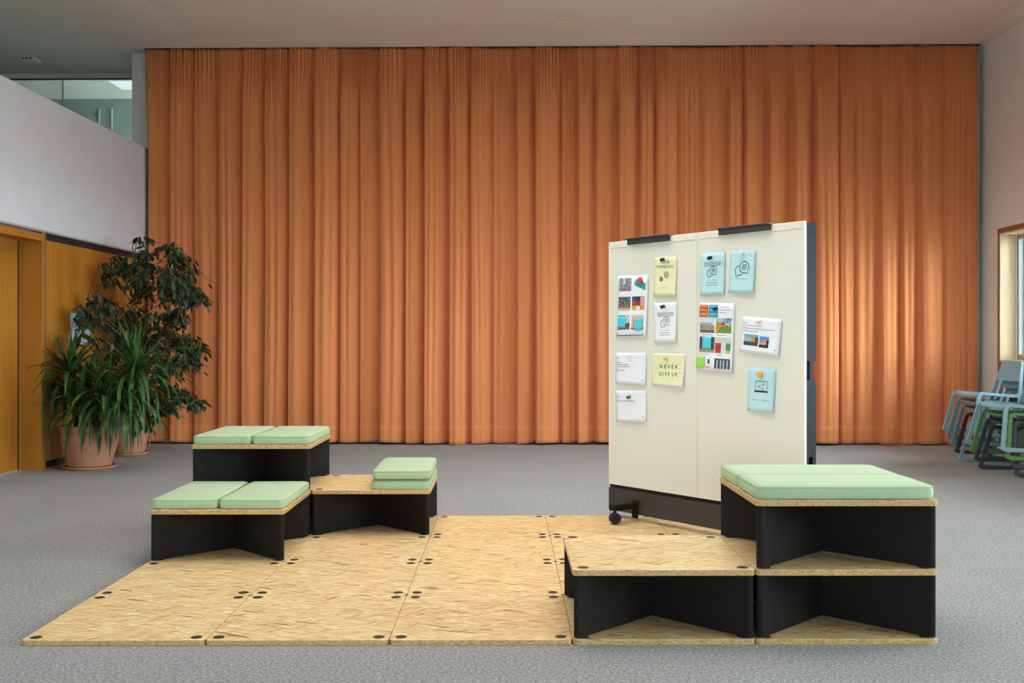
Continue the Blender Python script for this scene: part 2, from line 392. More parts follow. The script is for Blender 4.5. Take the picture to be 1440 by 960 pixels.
h = box('door_handle', -0.24, -0.225, -1.38, -1.34, 0.95, 1.15, GREYM, d, 0.004)
# gallery behind the parapet: floor, glass front, room with a skylight
GP = plain('gallery_paint', (140, 150, 146), 0.8, vary=0.03)
struct(box('floor_gallery', -9.5, XL - 0.22, YR, 17.0, 2.44, 2.6, GP), 'gallery floor')
struct(box('wall_gallery_end', -9.5, -4.24, 15.95, 16.1, 2.6, ZC, GP), 'grey-green end wall of the gallery room')
struct(box('wall_gallery_side', -9.5, -9.3, YR, 16.0, 2.6, ZC, GP), 'gallery side wall')
struct(box('trim_6', -9.3, -5.24, 14.42, 14.56, ZC - 0.075, ZC, CEILP), 'header over the gallery glass')
struct(box('trim_7', -9.3, -5.24, 14.40, 14.44, ZC - 0.09, ZC - 0.075, BLACKP), 'thin dark rail holding the gallery glass')
xs = [-9.3, -6.62, -5.57, -5.24]
for i in range(3):
    w = box('window_%d' % (20 + i), xs[i] + 0.006, xs[i + 1] - 0.006, 14.42, 14.432, 2.6, ZC - 0.09, PANE_G); struct(w, 'clear glass pane closing the gallery')
for i in (1, 2):
    struct(box('trim_%d' % (9 + i), xs[i] - 0.006, xs[i] + 0.006, 14.418, 14.434, 2.6, ZC - 0.09, plain('glass_joint', (120, 140, 132), 0.3)), 'thin joint between gallery glass panes')
sk = thing('skylight', 'bright white skylight panel in the ceiling behind the gallery glass', 'skylight', (-5.55, 14.9, ZC - 0.02))
box('frame', -0.57, 0.6, -0.36, 0.36, -0.006, 0.02, plain('white_gloss', (230, 232, 232), 0.4), sk)
box('diffuser', -0.55, 0.58, -0.34, 0.34, -0.010, -0.006, mat_emit('skylight_glow', (0.92, 0.97, 1.0, 1), 1.25), sk)
for px in (134, 152):  # pale strips stand in for bright reflections in the gallery glass
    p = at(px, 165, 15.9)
    o = box('reflection_strip', -0.008, 0.008, -0.02, 0.0, -0.17, 0.17, plain('pale_reflection', (190, 200, 196), 0.4), None, 0.002, (p.x, 15.94, p.z))
    tag(o, 'thin pale upright strip standing in for a reflection in the gallery glass', 'strip', 'strips for reflections in the gallery glass')

# ceiling fittings
p = at(790, 25, 12.05)
t = thing('ceiling_spot', 'small round recessed spot in the perforated ceiling above the curtain', 'ceiling light', (p.x, p.y, ZC - 0.006))
lathe('trim_ring', [(0.062, 0), (0.066, -0.006), (0.05, -0.010), (0.046, -0.004)], plain('warm_white_ring', (222, 206, 168), 0.5), t, 24)
lathe('lens', [(0.046, -0.002), (0.03, -0.008), (0.004, -0.011)], plain('spot_lens', (236, 220, 178), 0.3), t, 24)
p = at(43, 82, 13.76)
t = thing('ceiling_fitting', 'small white box fitting with dark slots on the gallery ceiling', 'ceiling fitting', (p.x, p.y, ZC))
box('housing', -0.1, 0.1, -0.1, 0.1, -0.045, 0.0, plain('white_gloss', (230, 232, 232), 0.4), t, 0.01)
for i in range(3): box('slot', -0.07 + i * 0.05, -0.04 + i * 0.05, -0.104, -0.09, -0.034, -0.014, BLACKP, t)

# ------------------------------------------------------------------ curtain
def smooth(a, b, x):
    t = min(1, max(0, (x - a) / (b - a))); return t * t * (3 - 2 * t)
def build_curtain():
    YC = 13.26
    px_valleys = [203, 235, 268.5, 303.5, 337, 370, 404, 439, 477, 505, 531, 569, 595.5, 630, 661, 692, 725, 751.5, 789, 811, 836, 868, 899, 921, 953, 985, 1023, 1045,
                  1077, 1110, 1142, 1179, 1201, 1234, 1264, 1288, 1324, 1357, 1380]
    xs = [(p - CX) / F_PX * 13.2 - YAW * 13.2 for p in px_valleys]
    xs[0] = -4.965; xs[-1] = 5.72
    rnd = random.Random(3)
    folds = []
    for a, b in zip(xs, xs[1:]):
        folds.append(dict(a=a, b=b, A=rnd.choice([.35, .55, .7, .8, .9, 1.0, 1.1]) * min(0.17, 0.6 * (b - a)), rise=rnd.uniform(.05, .14), pw=rnd.uniform(1.6, 4.5), ph=rnd.uniform(0, 6.28), sub=rnd.uniform(.003, .015), k=rnd.choice([2, 3, 3, 4]),
                          dr=rnd.uniform(-.022, .022), fine=rnd.randint(6, 9)))
    zs = [0.018, 0.06, 0.12, 0.19, 0.222, 0.226, 0.26] + [0.26 + (4.3 - 0.26) * i / 15 for i in range(1, 16)] + [4.42, 4.54, 4.65, 4.75, 4.84, 4.92, 4.98, 5.03, 5.07, 5.105]
    cols = []
    for f in folds:
        n = 36
        for i in range(n): cols.append((f, i / n))
    cols.append((folds[-1], 1.0))
    verts = []; faces = []
    for z in zs:
        hz = z / 5.1
        top = smooth(4.2, 5.05, z)
        amp = (1.0 - 0.62 * top) * (0.86 + 0.14 * math.cos(z * 1.1)) * (1 + 0.12 * (1 - hz))
        for f, s in cols:
            u = f['a'] + (f['b'] - f['a']) * s
            s2 = s + 0.02 * math.sin(z * 1.3 + f['ph'])*math.sin(PI*s)
            s2 = min(1, max(0, s2))
            rise = f['rise'] * (1.0 + 0.9 * smooth(0, 5, f['a']))
            front = smooth(0, rise, s2) * (1 - s2 ** f['pw'] * 0.98)
            y = -f['A'] * amp * front
            y -= f['sub'] * math.sin(2 * PI * f['k'] * s2 + f['ph']) * (0.4 + 0.8 * (1 - abs(2 * hz - 1))) * math.sin(PI * s2)
            y -= (0.016 + 0.008 * math.sin(u * 5.3)) * top * math.sin(2 * PI * f['fine'] * s + f['ph']) + 0.008 * top * math.sin(2 * PI * (f['fine'] * 2 + 1) * s + f['ph'])
            y -= 0.006 * math.sin(u * 3.1 + z * 0.8)
            if z < 0.224: y -= 0.004
            dx = f['dr'] * math.sin(z * 0.75 + f['ph']) * math.sin(PI * s) - 0.03 * smooth(-4.6, -4.97, u) * smooth(3.7, 5, z)
            dz = 0.012 * math.sin(u * 2.3) + 0.008 * math.sin(u * 9) if z < 0.1 else 0
            verts.append((u + dx, YC + y, z + dz * (0.1 - z) / 0.1 if z < 0.1 else z))
    n = len(cols)
    for r in range(len(zs) - 1):
        for i in range(n - 1):
            faces.append((r * n + i, r * n + i + 1, (r + 1) * n + i + 1, (r + 1) * n + i))
    t = thing('curtain', 'floor-to-ceiling pleated terracotta orange curtain across the back of the hall', 'curtain', (0, 0, 0))
    me = new_mesh('curtain_cloth', verts, faces, CURT, True); o = link('curtain_cloth', me, t)
    md = o.modifiers.new('thick', 'SOLIDIFY'); md.thickness = 0.004; md.offset = 1
    box('curtain_track', -4.99, 5.74, YC - 0.06, YC + 0.02, ZC - 0.012, ZC, plain('dark_track', (58, 48, 42), 0.6), t)
build_curtain()

# ------------------------------------------------------------------ modular platform
PR = 0.0047; PX0, PZ0 = -2.136, 4.459; PITCH = 0.8
TILE_H = 0.0225; UNIT_H = 0.302; SLAB = 0.026
PANG = YAW + PR
def plat(u, v):
    X = u * math.cos(PR) - v * math.sin(PR) + PX0; Z = u * math.sin(PR) + v * math.cos(PR) + PZ0
    return c2r(X, Z)
HS = 0.3989
def two_mat_slab(name, z0, z1):
    me = slab_mesh(name, -HS, HS, -HS, HS, z0, z1, 0.024, OSB, 0.0014)
    me.materials.append(OSB_E)
    for p in me.polygons:
        if abs(p.normal.z) < 0.5: p.material_index = 1
    return me
tile_me = two_mat_slab('board', 0, TILE_H); slab_me = two_mat_slab('top_board', UNIT_H - SLAB, UNIT_H)
def disc_mesh(r=0.0255):
    bm = bmesh.new(); add_lathe(bm, [(r, 0.0), (r, 0.0006), (r - 0.001, 0.001)], 20)
    me = bpy.data.meshes.new('corner_disc'); bm.to_mesh(me); bm.free(); me.materials.append(BLACKP); return me
disc_me = disc_mesh()
DC = HS - 0.048
def discs(par, z):
    for sx in (-1, 1):
        for sy in (-1, 1): link('corner_disc', disc_me, par, (sx * DC, sy * DC, z))
def tile(i, j, label, group=None):
    x, y = plat((i + .5) * PITCH, (j + .5) * PITCH)
    t = thing('base_panel', label, 'floor panel', (x, y, 0), PANG, group)
    link('board', tile_me, t); discs(t, TILE_H - 0.0002)
special = {(0, 2): 'strand board base panel under the low two-cushion seat', (0, 3): 'strand board base panel under the tall two-cushion stack beside the plants',
           (1, 3): 'strand board base panel under the unit carrying the stacked cushions', (3, 0): 'strand board base panel under the low bare-topped unit',
           (4, 0): 'strand board base panel at the bottom of the double-height stack'}
bare = {(0, 0): 'bare strand board base panel at the free outer corner of the platform', (1, 0): 'bare base panel on the carpet edge, next to the free outer corner panel',
        (2, 0): 'bare base panel on the carpet edge, beside the low bare-topped unit', (0, 1): 'bare base panel lying directly before the low two-cushion seat',
        (1, 1): 'bare base panel among others, touching a corner of the low two-cushion seat', (2, 1): 'bare base panel among others, touching a corner of the low bare-topped unit',
        (3, 1): 'base panel against the pinboard side of the low bare-topped unit', (1, 2): 'bare base panel between the low two-cushion seat and the piled-cushion unit',
        (2, 2): 'bare base panel among others, touching a corner of the piled-cushion unit', (3, 2): 'base panel between the low bare-topped unit and the pinboard castor',
        (2, 3): 'bare base panel beside the piled-cushion unit, along the curtain-side edge', (3, 3): 'strand board base panel beneath the wheeled end of the white pinboard',
        (4, 1): 'base panel against the pinboard side of the double-height stack', (4, 2): 'base panel beneath the pinboard end next to the double-height stack', (4, 3): 'base panel behind the dark base of the pinboard'}
for j in range(4):
    for i in range(5): tile(i, j, special.get((i, j)) or bare[(i, j)], 'base panels of the platform')
# crossing leg panels
LEGT = 0.018
def leg_panel_mesh(half=False):
    L = (HS - 0.024) * math.sqrt(2)
    z0, z1 = 0.005, UNIT_H - SLAB
    segs = []
    def stadium(x0, x1, r0, r1):
        pts = []
        def end(cx, a0, rr):
            if rr:
                for i in range(9):
                    a = a0 + PI * i / 8; pts.append((cx + LEGT * math.cos(a), LEGT * math.sin(a)))
            else:
                s = 1 if a0 < 0 else -1
                pts.append((cx, -LEGT * s)); pts.append((cx, LEGT * s))
        end(x1, -PI / 2, r1); end(x0, PI / 2, r0); return pts
    bm = bmesh.new()
    if half: add_prism(bm, stadium(LEGT, L, False, True), z0, z1); 
    else: add_prism(bm, stadium(-L, L, True, True), z0, z1)
    me = bpy.data.meshes.new('leg_panel'); bm.to_mesh(me); bm.free(); me.materials.append(BLACK)
    for p in me.polygons: p.use_smooth = abs(p.normal.z) < 0.5
    try: me.set_sharp_from_angle(angle=math.radians(35))
    except Exception: pass
    return me, L
leg_full, LL = leg_panel_mesh(); leg_half, _ = leg_panel_mesh(True)
bmf = bmesh.new(); add_lathe(bmf, [(0.016, 0.0), (0.016, 0.006)], 14); foot_me = bpy.data.meshes.new('foot'); bmf.to_mesh(foot_me); bmf.free(); foot_me.materials.append(BLACKP)
def unit(i, j, z, label, du=0.0, dv=0.0):
    x, y = plat((i + .5) * PITCH + du, (j + .5) * PITCH + dv)
    t = thing('platform_unit', label, 'platform', (x, y, z), PANG)
    link('top_board', slab_me, t)
    link('leg_panel', leg_full, t, (0, 0, 0), (0, 0, PI / 4))
    link('leg_panel', leg_half, t, (0, 0, 0), (0, 0, 3 * PI / 4)); link('leg_panel', leg_half, t, (0, 0, 0), (0, 0, -PI / 4))
    for q in range(4):
        a = PI / 4 + q * PI / 2; r = LL - 0.03
        link('foot', foot_me, t, (r * math.cos(a), r * math.sin(a), 0))
    discs(t, UNIT_H - 0.0002); return t
DZ = 0.0008
Z1 = TILE_H + DZ; Z2 = Z1 + UNIT_H + DZ
unit(0, 2, Z1, 'low black-legged strand board unit carrying two green cushions on the platform edge', 0.0, 0.004)
unit(0, 3, Z1, 'lower black-legged unit of the tall stack beside the plants', 0, 0.01)
unit(0, 3, Z2, 'upper black-legged strand board unit of the tall stack beside the plants', 0, 0.01)
unit(1, 3, Z1, 'black-legged strand board unit with two cushions piled on one half', 0.0, 0.01)
unit(3, 0, Z1, 'low bare-topped strand board unit with crossed black legs beside the double stack', 0.0, 0.004)
unit(4, 0, Z1, 'lower strand board unit of the double-height stack in front of the pinboard', 0.0, 0.004)
unit(4, 0, Z2, 'upper strand board unit of the double stack under two green cushions', 0.0, 0.004)

# cushions: soft box with piping seams and a slightly domed top
def cushion_mesh(w, dpt, h, seed):
    rnd = random.Random(seed); r = 0.02
    nx, ny = 10, 16
    bm = bmesh.new()
    prof = []                                           # (inset, z) from bottom to top
    prof = [(0.012, 0.0), (0.003, 0.004), (0.0, 0.012), (-0.002, h * .5), (-0.001, h - 0.020), (0.003, h - 0.011), (0.0035, h - 0.008), (0.006, h - 0.005), (0.016, h), (0.035, h + 0.002)]
    rings = []
    for ins, z in prof:
        rr = max(0.038 - ins * .6, 0.01)
        pts = rounded_rect(-w / 2 + ins, w / 2 - ins, -dpt / 2 + ins, dpt / 2 - ins, rr, 5)
        # subdivide long sides for softness
        full = []
        for a, b in zip(pts, pts[1:] + pts[:1]):
            full.append(a)
            L = math.hypot(b[0] - a[0], b[1] - a[1])
            if L > 0.08:
                for q in range(1, 6): full.append((a[0] + (b[0] - a[0]) * q / 6, a[1] + (b[1] - a[1]) * q / 6))
        rings.append([bm.verts.new((x + 0.002 * math.sin(9 * y + seed) * (z / h), y + 0.002 * math.sin(11 * x + seed * 2) * (z / h), z)) for x, y in full])
    n = len(rings[0])
    for a, b in zip(rings, rings[1:]):
        for i in range(n): bm.faces.new((a[i], a[(i + 1) % n], b[(i + 1) % n], b[i]))
    bm.faces.new(rings[0][::-1])
    # top: shrink loops to a centre so that the dome is smooth
    last = rings[-1]; lz = h + 0.002
    for f, dz in ((0.75, 0.003), (0.45, 0.005), (0.15, 0.006)):
        ring = [bm.verts.new((v.co.x * f / (1 if last is rings[-1] else 1), v.co.y * f, lz + dz)) for v in rings[-1]]
        for i in range(n): bm.faces.new((last[i], last[(i + 1) % n], ring[(i + 1) % n], ring[i]))
        last = ring
    bm.faces.new(last)
    bmesh.ops.recalc_face_normals(bm, faces=bm.faces)
    me = bpy.data.meshes.new('cushion_cover'); bm.to_mesh(me); bm.free(); me.materials.append(CUSH)
    me.polygons.foreach_set('use_smooth', [True] * len(me.polygons)); return me
CH = 0.062
cnt = [0]
def cushion(i, j, du, dv, z, rot, label, w=0.388, dpt=0.782, h=CH):
    cnt[0] += 1
    x, y = plat((i + .5) * PITCH + du, (j + .5) * PITCH + dv)
    t = thing('seat_cushion', label, 'cushion', (x, y, z), PANG + rot)
    cv = link('cushion_cover', cushion_mesh(w, dpt, h, cnt[0] * 1.7), t)
    bm = bmesh.new(); pts = rounded_rect(-w / 2 + .001, w / 2 - .001, -dpt / 2 + .001, dpt / 2 - .001, 0.037, 5); pts.append(pts[0])
    add_tube(bm, [(x_, y_, h - 0.008) for x_, y_ in pts], 0.0022, 6)
    bm_obj('piping', bm, CUSH, cv, smooth=True)
    return t
ZT1 = Z1 + UNIT_H + DZ; ZT2 = Z2 + UNIT_H + DZ
cushion(0, 2, -0.200, 0.02, ZT1, 0.004, 'green seat cushion on the low unit, on the half beside the carpet')
cushion(0, 2, 0.200, 0.018, ZT1, -0.006, 'green seat cushion on the low unit, on the half nearer the bare base panels')
cushion(0, 3, -0.199, 0.01, ZT2, 0.0, 'green seat cushion on the tall stack, on the half beside the potted plants')
cushion(0, 3, 0.200, 0.012, ZT2, -0.008, 'green seat cushion on the tall stack, on the half beside the lower bare board')
cushion(1, 3, 0.197, 0.012, ZT1, 0.0, 'lower green cushion of the piled pair on the half-bare unit')
cushion(1, 3, 0.200, 0.004, ZT1 + CH + 0.008, 0.014, 'upper green cushion of the piled pair on the half-bare unit')
cushion(4, 0, -0.004, -0.198, ZT2, PI / 2, 'wide green cushion on the double stack, on the half away from the pinboard')
cushion(4, 0, -0.006, 0.198, ZT2, PI / 2 + 0.006, 'wide green cushion on the double stack, on the half beside the pinboard')

# ------------------------------------------------------------------ wheeled pinboard
BW, BT, BTOP, BBOT = 1.744, 0.12, 2.057, 0.262
BX, BZ = 0.72, 7.656; BD = (0.611, -0.792)
bx_, by_ = c2r(BX, BZ); BANG = math.atan2(BD[1], BD[0]) + YAW
def b_uv(px, py):                       # point of the board plane seen at a pixel: along, height
    kx = (px - CX) / F_PX
    u = (BZ * kx - BX) / (BD[0] - BD[1] * kx); Z = BZ + BD[1] * u
    return u, HC + (CY - py) / F_PX * Z
board = thing('pinboard', 'mobile cream pinboard on castors with dark frame and pinned papers', 'pinboard', (bx_, by_, 0), BANG)
mid = BW / 2
for a, b in ((0.0, mid - 0.0015), (mid + 0.0015, BW)):
    pf = box('panel', a + 0.016, b - 0.016, 0.003, 0.02, BBOT + 0.012, BTOP - 0.046, CREAM, board)
    bm = bmesh.new()
    add_box(bm, a, a + 0.0155, 0, 0.024, BBOT, BTOP, 0.002, 1); add_box(bm, b - 0.0155, b, 0, 0.024, BBOT, BTOP, 0.002, 1)
    add_box(bm, a + 0.0155, b - 0.0155, 0, 0.024, BTOP - 0.0455, BTOP, 0.002, 1); add_box(bm, a + 0.0155, b - 0.0155, 0, 0.024, BBOT, BBOT + 0.0115, 0.002, 1)
    bm_obj('panel_frame', bm, CREAMF, pf)
bm = bmesh.new()
nz = [(0.25, 0.54, 0), (0.54, 0.61, 2), (0.61, 1.085, 0), (1.085, 1.2, 1), (1.2, BTOP - 0.004, 0)]
for z0, z1, kd in nz:
    if kd == 0: add_box(bm, 0.004, BW - 0.002, 0.026, BT, z0, z1)
    elif kd == 1:
        add_box(bm, 0.004, BW - 0.06, 0.026, BT, z0, z1); add_box(bm, BW - 0.06, BW - 0.002, 0.055, 0.09, z0, z1)
    else:
        add_box(bm, 0.004, BW - 0.05, 0.026, BT, z0, z1); add_box(bm, BW - 0.05, BW - 0.002, 0.026, 0.05, z0, z1); add_box(bm, BW - 0.05, BW - 0.002, 0.085, BT, z0, z1)
bm_obj('frame_body', bm, plain('anthracite_metal', (40, 40, 42), 0.65, 0.0, spec=0.15), board)
box('base_plate', 0.0, BW, 0.0, BT, 0.07, 0.236, BASEM, board, 0.003)
box('shadow_rail', 0.006, BW - 0.006, 0.012, BT, 0.236, BBOT - 0.001, plain('anthracite_metal', (50, 50, 52), 0.5), board)
for u0, u1 in ((0.212, 0.636), (1.073, 1.502)):
    bm = bmesh.new(); zt = BTOP + 0.012
    add_box(bm, u0, u1, -0.030, 0.045, zt - 0.012, zt, 0.002, 1); add_box(bm, u0 + 0.006, u1 - 0.006, -0.022, -0.003, zt - 0.048, zt - 0.012, 0.002, 1)
    bm_obj('hook_rail', bm, plain('dark_clip', (46, 47, 49), 0.45), board)
def caster(u, side):
    e = 0.03; sg = -1 if side < 0 else 1; y0 = 0.0 if sg < 0 else BT
    bm = bmesh.new()
    ya, yb = sorted((y0, y0 + sg * 0.012)); add_box(bm, u - e, u + e, ya, yb, 0.045, 0.17, 0.003, 1)
    ya, yb = sorted((y0 + sg * 0.01, y0 + sg * 0.235)); add_box(bm, u - e, u + e, ya, yb, 0.118, 0.16, 0.006, 2)
    ca = bm_obj('caster_arm', bm, BLACK, board)
    R = 0.04; zc = TILE_H + R + 0.0014
    wy = y0 + sg * 0.205
    for s in (-1, 1):
        m = Matrix.Translation((u + s * 0.014 + 0.0, wy, zc)) @ Matrix.Rotation(-0.45, 4, 'Z') @ Matrix.Rotation(PI / 2, 4, 'Y')
        m = Matrix.Translation((u, wy, zc)) @ Matrix.Rotation(-0.45, 4, 'Z') @ Matrix.Translation((s * 0.016, 0, 0)) @ Matrix.Rotation(PI / 2, 4, 'Y')
        lathe('wheel', [(0.010, -0.012), (0.034, -0.012), (R, -0.008), (R, 0.008), (0.034, 0.012), (0.030, 0.008), (0.012, 0.008), (0.010, 0.012)], BLACKP, ca, 24, m)
    lathe('wheel_stem', [(0.012, 0), (0.012, 0.05)], BLACKP, ca, 12, Matrix.Translation((u, wy, zc + 0.03)))
caster(0.285, -1); caster(BW - 0.285, -1); caster(0.285, 1); caster(BW - 0.285, 1)

# -------- papers
def bilin(c, s, t):
    tl, tr, br, bl = c
    return tuple((1 - t) * ((1 - s) * tl[k] + s * tr[k]) + t * ((1 - s) * bl[k] + s * br[k]) for k in (0, 1))
class Paper:
    def __init__(self, name, label, cat, px, mat, lift=0.010, base=0.0035, curl=(0.4, 0.25), group=None, margin=None):
        self.c = [b_uv(*p) for p in px]
        self.cu = sum(p[0] for p in self.c) / 4; self.cz = sum(p[1] for p in self.c) / 4
        self.lift, self.base, self.curl = lift, base, curl
        bxr = Matrix.Rotation(BANG, 4, 'Z'); w = bxr @ Vector((self.cu, -base, 0))
        self.o = thing(name, label, cat, (bx_ + w.x, by_ + w.y, self.cz), BANG, group)
        nx, nt = 8, 10; vs = []; fs = []
        for j in range(nt + 1):
            for i in range(nx + 1): vs.append(self.p(i / nx, j / nt, 0))
        for j in range(nt):
            for i in range(nx): a = j * (nx + 1) + i; fs.append((a, a + nx + 1, a + nx + 2, a + 1))
        o = link('sheet', new_mesh('sheet', vs, fs, mat, True), self.o); self.root = self.o; self.o = o
        md = o.modifiers.new('thick', 'SOLIDIFY'); md.thickness = 0.0004; md.offset = -1
        if margin: self.patch('print_field', 0.03, 0.035, 0.965, 0.955, margin, 0.0007)
    def p(self, s, t, off):
        u, z = bilin(self.c, s, t)
        d = self.lift * (max(0, t - 0.15) ** 2) * (1 + self.curl[0] * (s - 0.5) * 2) + self.lift * self.curl[1] * abs(s - .5) ** 2
        return Vector((u - self.cu, -(d + off), z - self.cz))
    def patch(self, name, s0, t0, s1, t1, mat, off=0.0009, n=6, rot=0):
        vs = []; fs = []
        for j in range(n + 1):
            for i in range(n + 1): vs.append(self.p(s0 + (s1 - s0) * i / n, t0 + (t1 - t0) * j / n, off))
        for j in range(n):
            for i in range(n): a = j * (n + 1) + i; fs.append((a, a + n + 1, a + n + 2, a + 1))
        return link(name, new_mesh(name, vs, fs, mat), self.o)
    def poly(self, name, pts, mat, off=0.0011):
        return link(name, new_mesh(name, [self.p(s, t, off) for s, t in pts], [tuple(range(len(pts)))[::-1]], mat), self.o)
    def photo(self, s0, t0, s1, t1, fn, name='photo', n=(26, 22), off=0.0008):
        nx, ny = n; vs = []; fs = []; cols = []
        for j in range(ny + 1):
            for i in range(nx + 1): vs.append(self.p(s0 + (s1 - s0) * i / nx, t0 + (t1 - t0) * j / ny, off))
        for j in range(ny):
            for i in range(nx):
                a = j * (nx + 1) + i; fs.append((a, a + nx + 1, a + nx + 2, a + 1)); cols.append(srgb(*fn((i + .5) / nx, (j + .5) / ny)))
        me = new_mesh(name, vs, fs, PHOTO); at_ = me.color_attributes.new('Col', 'FLOAT_COLOR', 'CORNER')
        for pl in me.polygons:
            for li in pl.loop_indices: at_.data[li].color = cols[pl.index]
        return link(name, me, self.o)
    def aspect(self):
        a = Vector(self.c[1]) - Vector(self.c[0]); b = Vector(self.c[3]) - Vector(self.c[0]); return a.length / b.length
    def text(self, txt, s0, t0, s1, t1, mat=None, off=0.0011, bold=0.0, spacing=1.0):
        cu = bpy.data.curves.new('t', 'FONT'); cu.body = txt; cu.resolution_u = 2; cu.offset = bold; cu.space_character = spacing
        ob = bpy.data.objects.new('t', cu); COL.objects.link(ob)
        dg = bpy.context.evaluated_depsgraph_get(); me = bpy.data.meshes.new_from_object(ob.evaluated_get(dg))
        bpy.data.objects.remove(ob); bpy.data.curves.remove(cu)
        xs = [v.co.x for v in me.vertices]; ys = [v.co.y for v in me.vertices]
        x0, x1, y0, y1 = min(xs), max(xs), min(ys), max(ys)
        for v in me.vertices:
            s = s0 + (s1 - s0) * (v.co.x - x0) / (x1 - x0); t = t1 + (t0 - t1) * (v.co.y - y0) / (y1 - y0)
            v.co = self.p(s, t, off)
        me.materials.clear(); me.materials.append(mat or INK); me.name = 'lettering'
        return link('lettering', me, self.o)
    def bars(self, rows, mat=None, h=0.010, seed=1):   # lines of print too small to read
        rnd = random.Random(seed); vs = []; fs = []
        for s0, s1, t in rows:
            s = s0
            while s < s1:
                w = rnd.uniform(.03, .09); e = min(s + w, s1); b = len(vs)
                vs += [self.p(s, t - h, .0011), self.p(s, t + h, .0011), self.p(e, t + h, .0011), self.p(e, t - h, .0011)]; fs.append((b, b + 1, b + 2, b + 3)); s = e + 0.012
        return link('fine_print', new_mesh('fine_print', vs, fs, mat or INKG), self.o)
    def stroke(self, paths, w, mat=None, name='icon'):
        asp = self.aspect(); vs = []; fs = []
        for pts in paths:
            P = [Vector((s * asp, t)) for s, t in pts]; b0 = len(vs); closed = (P[0] - P[-1]).length < 1e-5
            for k, p in enumerate(P):
                a = P[k - 1] if k else (P[-2] if closed else P[0]); b = P[k + 1] if k < len(P) - 1 else (P[1] if closed else P[-1])
                d = (b - a); d = d.normalized() if d.length > 0 else Vector((1, 0)); nn = Vector((-d.y, d.x)) * w / 2
                for q in (p + nn, p - nn): vs.append(self.p(q.x / asp, q.y, .0012))
            for k in range(len(P) - 1): i = b0 + 2 * k; fs.append((i, i + 1, i + 3, i + 2))
        return link(name, new_mesh(name, vs, fs, mat or INK), self.o)
def circ(cs, ct, r, asp, a0=0, a1=2 * PI, n=28):
    return [(cs + r / asp * math.cos(a0 + (a1 - a0) * i / n), ct + r * math.sin(a0 + (a1 - a0) * i / n)) for i in range(n + 1)]
def bubbles(p, cs, ct, r, w, letter=True):
    a = p.aspect()
    big = circ(cs, ct, r, a, PI * .18, PI * 2 - PI * -.02 - 0.1 + 0.1, 30)
    big = circ(cs, ct, r, a, PI * .52, PI * 2.18, 30)                       # open at lower right for the tail
    tail = [big[-1], (cs + .86 * r / a, ct + 1.12 * r), (cs + .25 * r / a, ct + .93 * r), big[0]]
    small = circ(cs - 1.15 * r / a, ct + .55 * r, .78 * r, a, PI * .78, PI * 1.52, 14)
    st = [small[0], (cs - 1.72 * r / a, ct + 1.62 * r), (cs - 1.1 * r / a, ct + 1.38 * r), (cs - .3 * r / a, ct + 1.25 * r)]
    paths = [big, tail, small, st]
    p.stroke(paths, w, INK); paths = []
    if letter:
        q = .17 * r / a
        for dx in (-.34, 0, .34):
            x = cs + dx * r / a; paths.append([(x - q * .5, ct + .5 * r), (x - q * .5, ct - .4 * r)]); paths.append([(x + q * .5, ct + .5 * r), (x + q * .5, ct - .4 * r)])
        paths.append([(cs - .42 * r / a, ct - .45 * r), (cs + .42 * r / a, ct - .45 * r)])
    p.stroke(paths, w * .45, INK)
def gear(cs, ct, r, asp, n=8):
    pts = []
    for i in range(n * 4):
        a = 2 * PI * i / (n * 4); rr = r * (1.0 if i % 4 in (0, 1) else .78); pts.append((cs + rr / asp * math.cos(a), ct + rr * math.sin(a)))
    return pts + [pts[0]]
PW = plain('white_paper', (236, 238, 246), 0.8, vary=0.01); PY = plain('yellow_paper', (232, 234, 188), 0.8, vary=0.02); PB = plain('pale_blue_paper', (186, 224, 230), 0.8, vary=0.02)
# little printed pictures (flat print)
def rn(i, j, k=0): return random.Random(int(i * 97) * 131 + int(j * 89) * 17 + k).random()
def ph_bw(s, t):
    v = 40 + 190 * rn(s, t) * (1.1 - t * .3) if not (.3 < s < .5 and t < .5) else 205
    return (v, v, v + 4 if v < 250 else v)
def ph_trees(s, t):
    if t > .84: return (206, 178, 128)
    if s > .72 and t < .25: return (70, 110, 170)
    b = rn(s, t, 2); return (52 + 70 * b, 50 + 55 * b, 36 + 34 * b) if b < .86 else (180, 190, 190)
def ph_pop(s, t):
    cells = [[(36, 70, 140), (60, 44, 40), (220, 160, 170)], [(190, 44, 52), (120, 50, 50), (226, 150, 150)], [(220, 180, 40), (230, 200, 190), (206, 150, 40)]]
    c = cells[min(2, int(t * 3))][min(2, int(s * 3))]; k = .75 + .5 * rn(s, t, 4); return tuple(min(250, x * k) for x in c)
def ph_street(s, t):
    b = rn(s, t, 6)
    if s > .6 and t < .55: return (214, 220, 224) if b > .3 else (120, 130, 140)
    return (40 + 50 * b, 44 + 60 * b, 60 + 70 * b) if t < .8 else (120 + 40 * b, 92 + 30 * b, 66)
def ph_room(s, t): b = rn(s, t, 8); return (196 + 14 * b, 196 + 12 * b, 186 + 10 * b) if t < .85 else (120, 96, 76)
def ph_town(s, t):
    b = rn(s, t, 9)
    if t < .3: return (214, 222, 226)
    if t < .48: return (120 + 80 * b, 136 + 60 * b, 136 + 60 * b) if s < .85 else (210, 220, 228)
    if t < .82: return (110 + 110 * b, 90 + 90 * b, 84 + 80 * b)
    return (84, 92, 98)
def ph_garden(s, t):
    b = rn(s, t, 11)
    if t < .28: return (158, 196, 222) if s < .45 or b > .5 else (70, 70, 76)
    if s < .28: return (226, 164, 40) if b > .35 else (90, 60, 30)
    if .3 < s < .6 and t < .5: return (212, 60, 46)
    if t > .55: return (86 + 40 * b, 128 + 30 * b, 40)
    return (210, 222, 220) if b > .4 else (60, 90, 50)
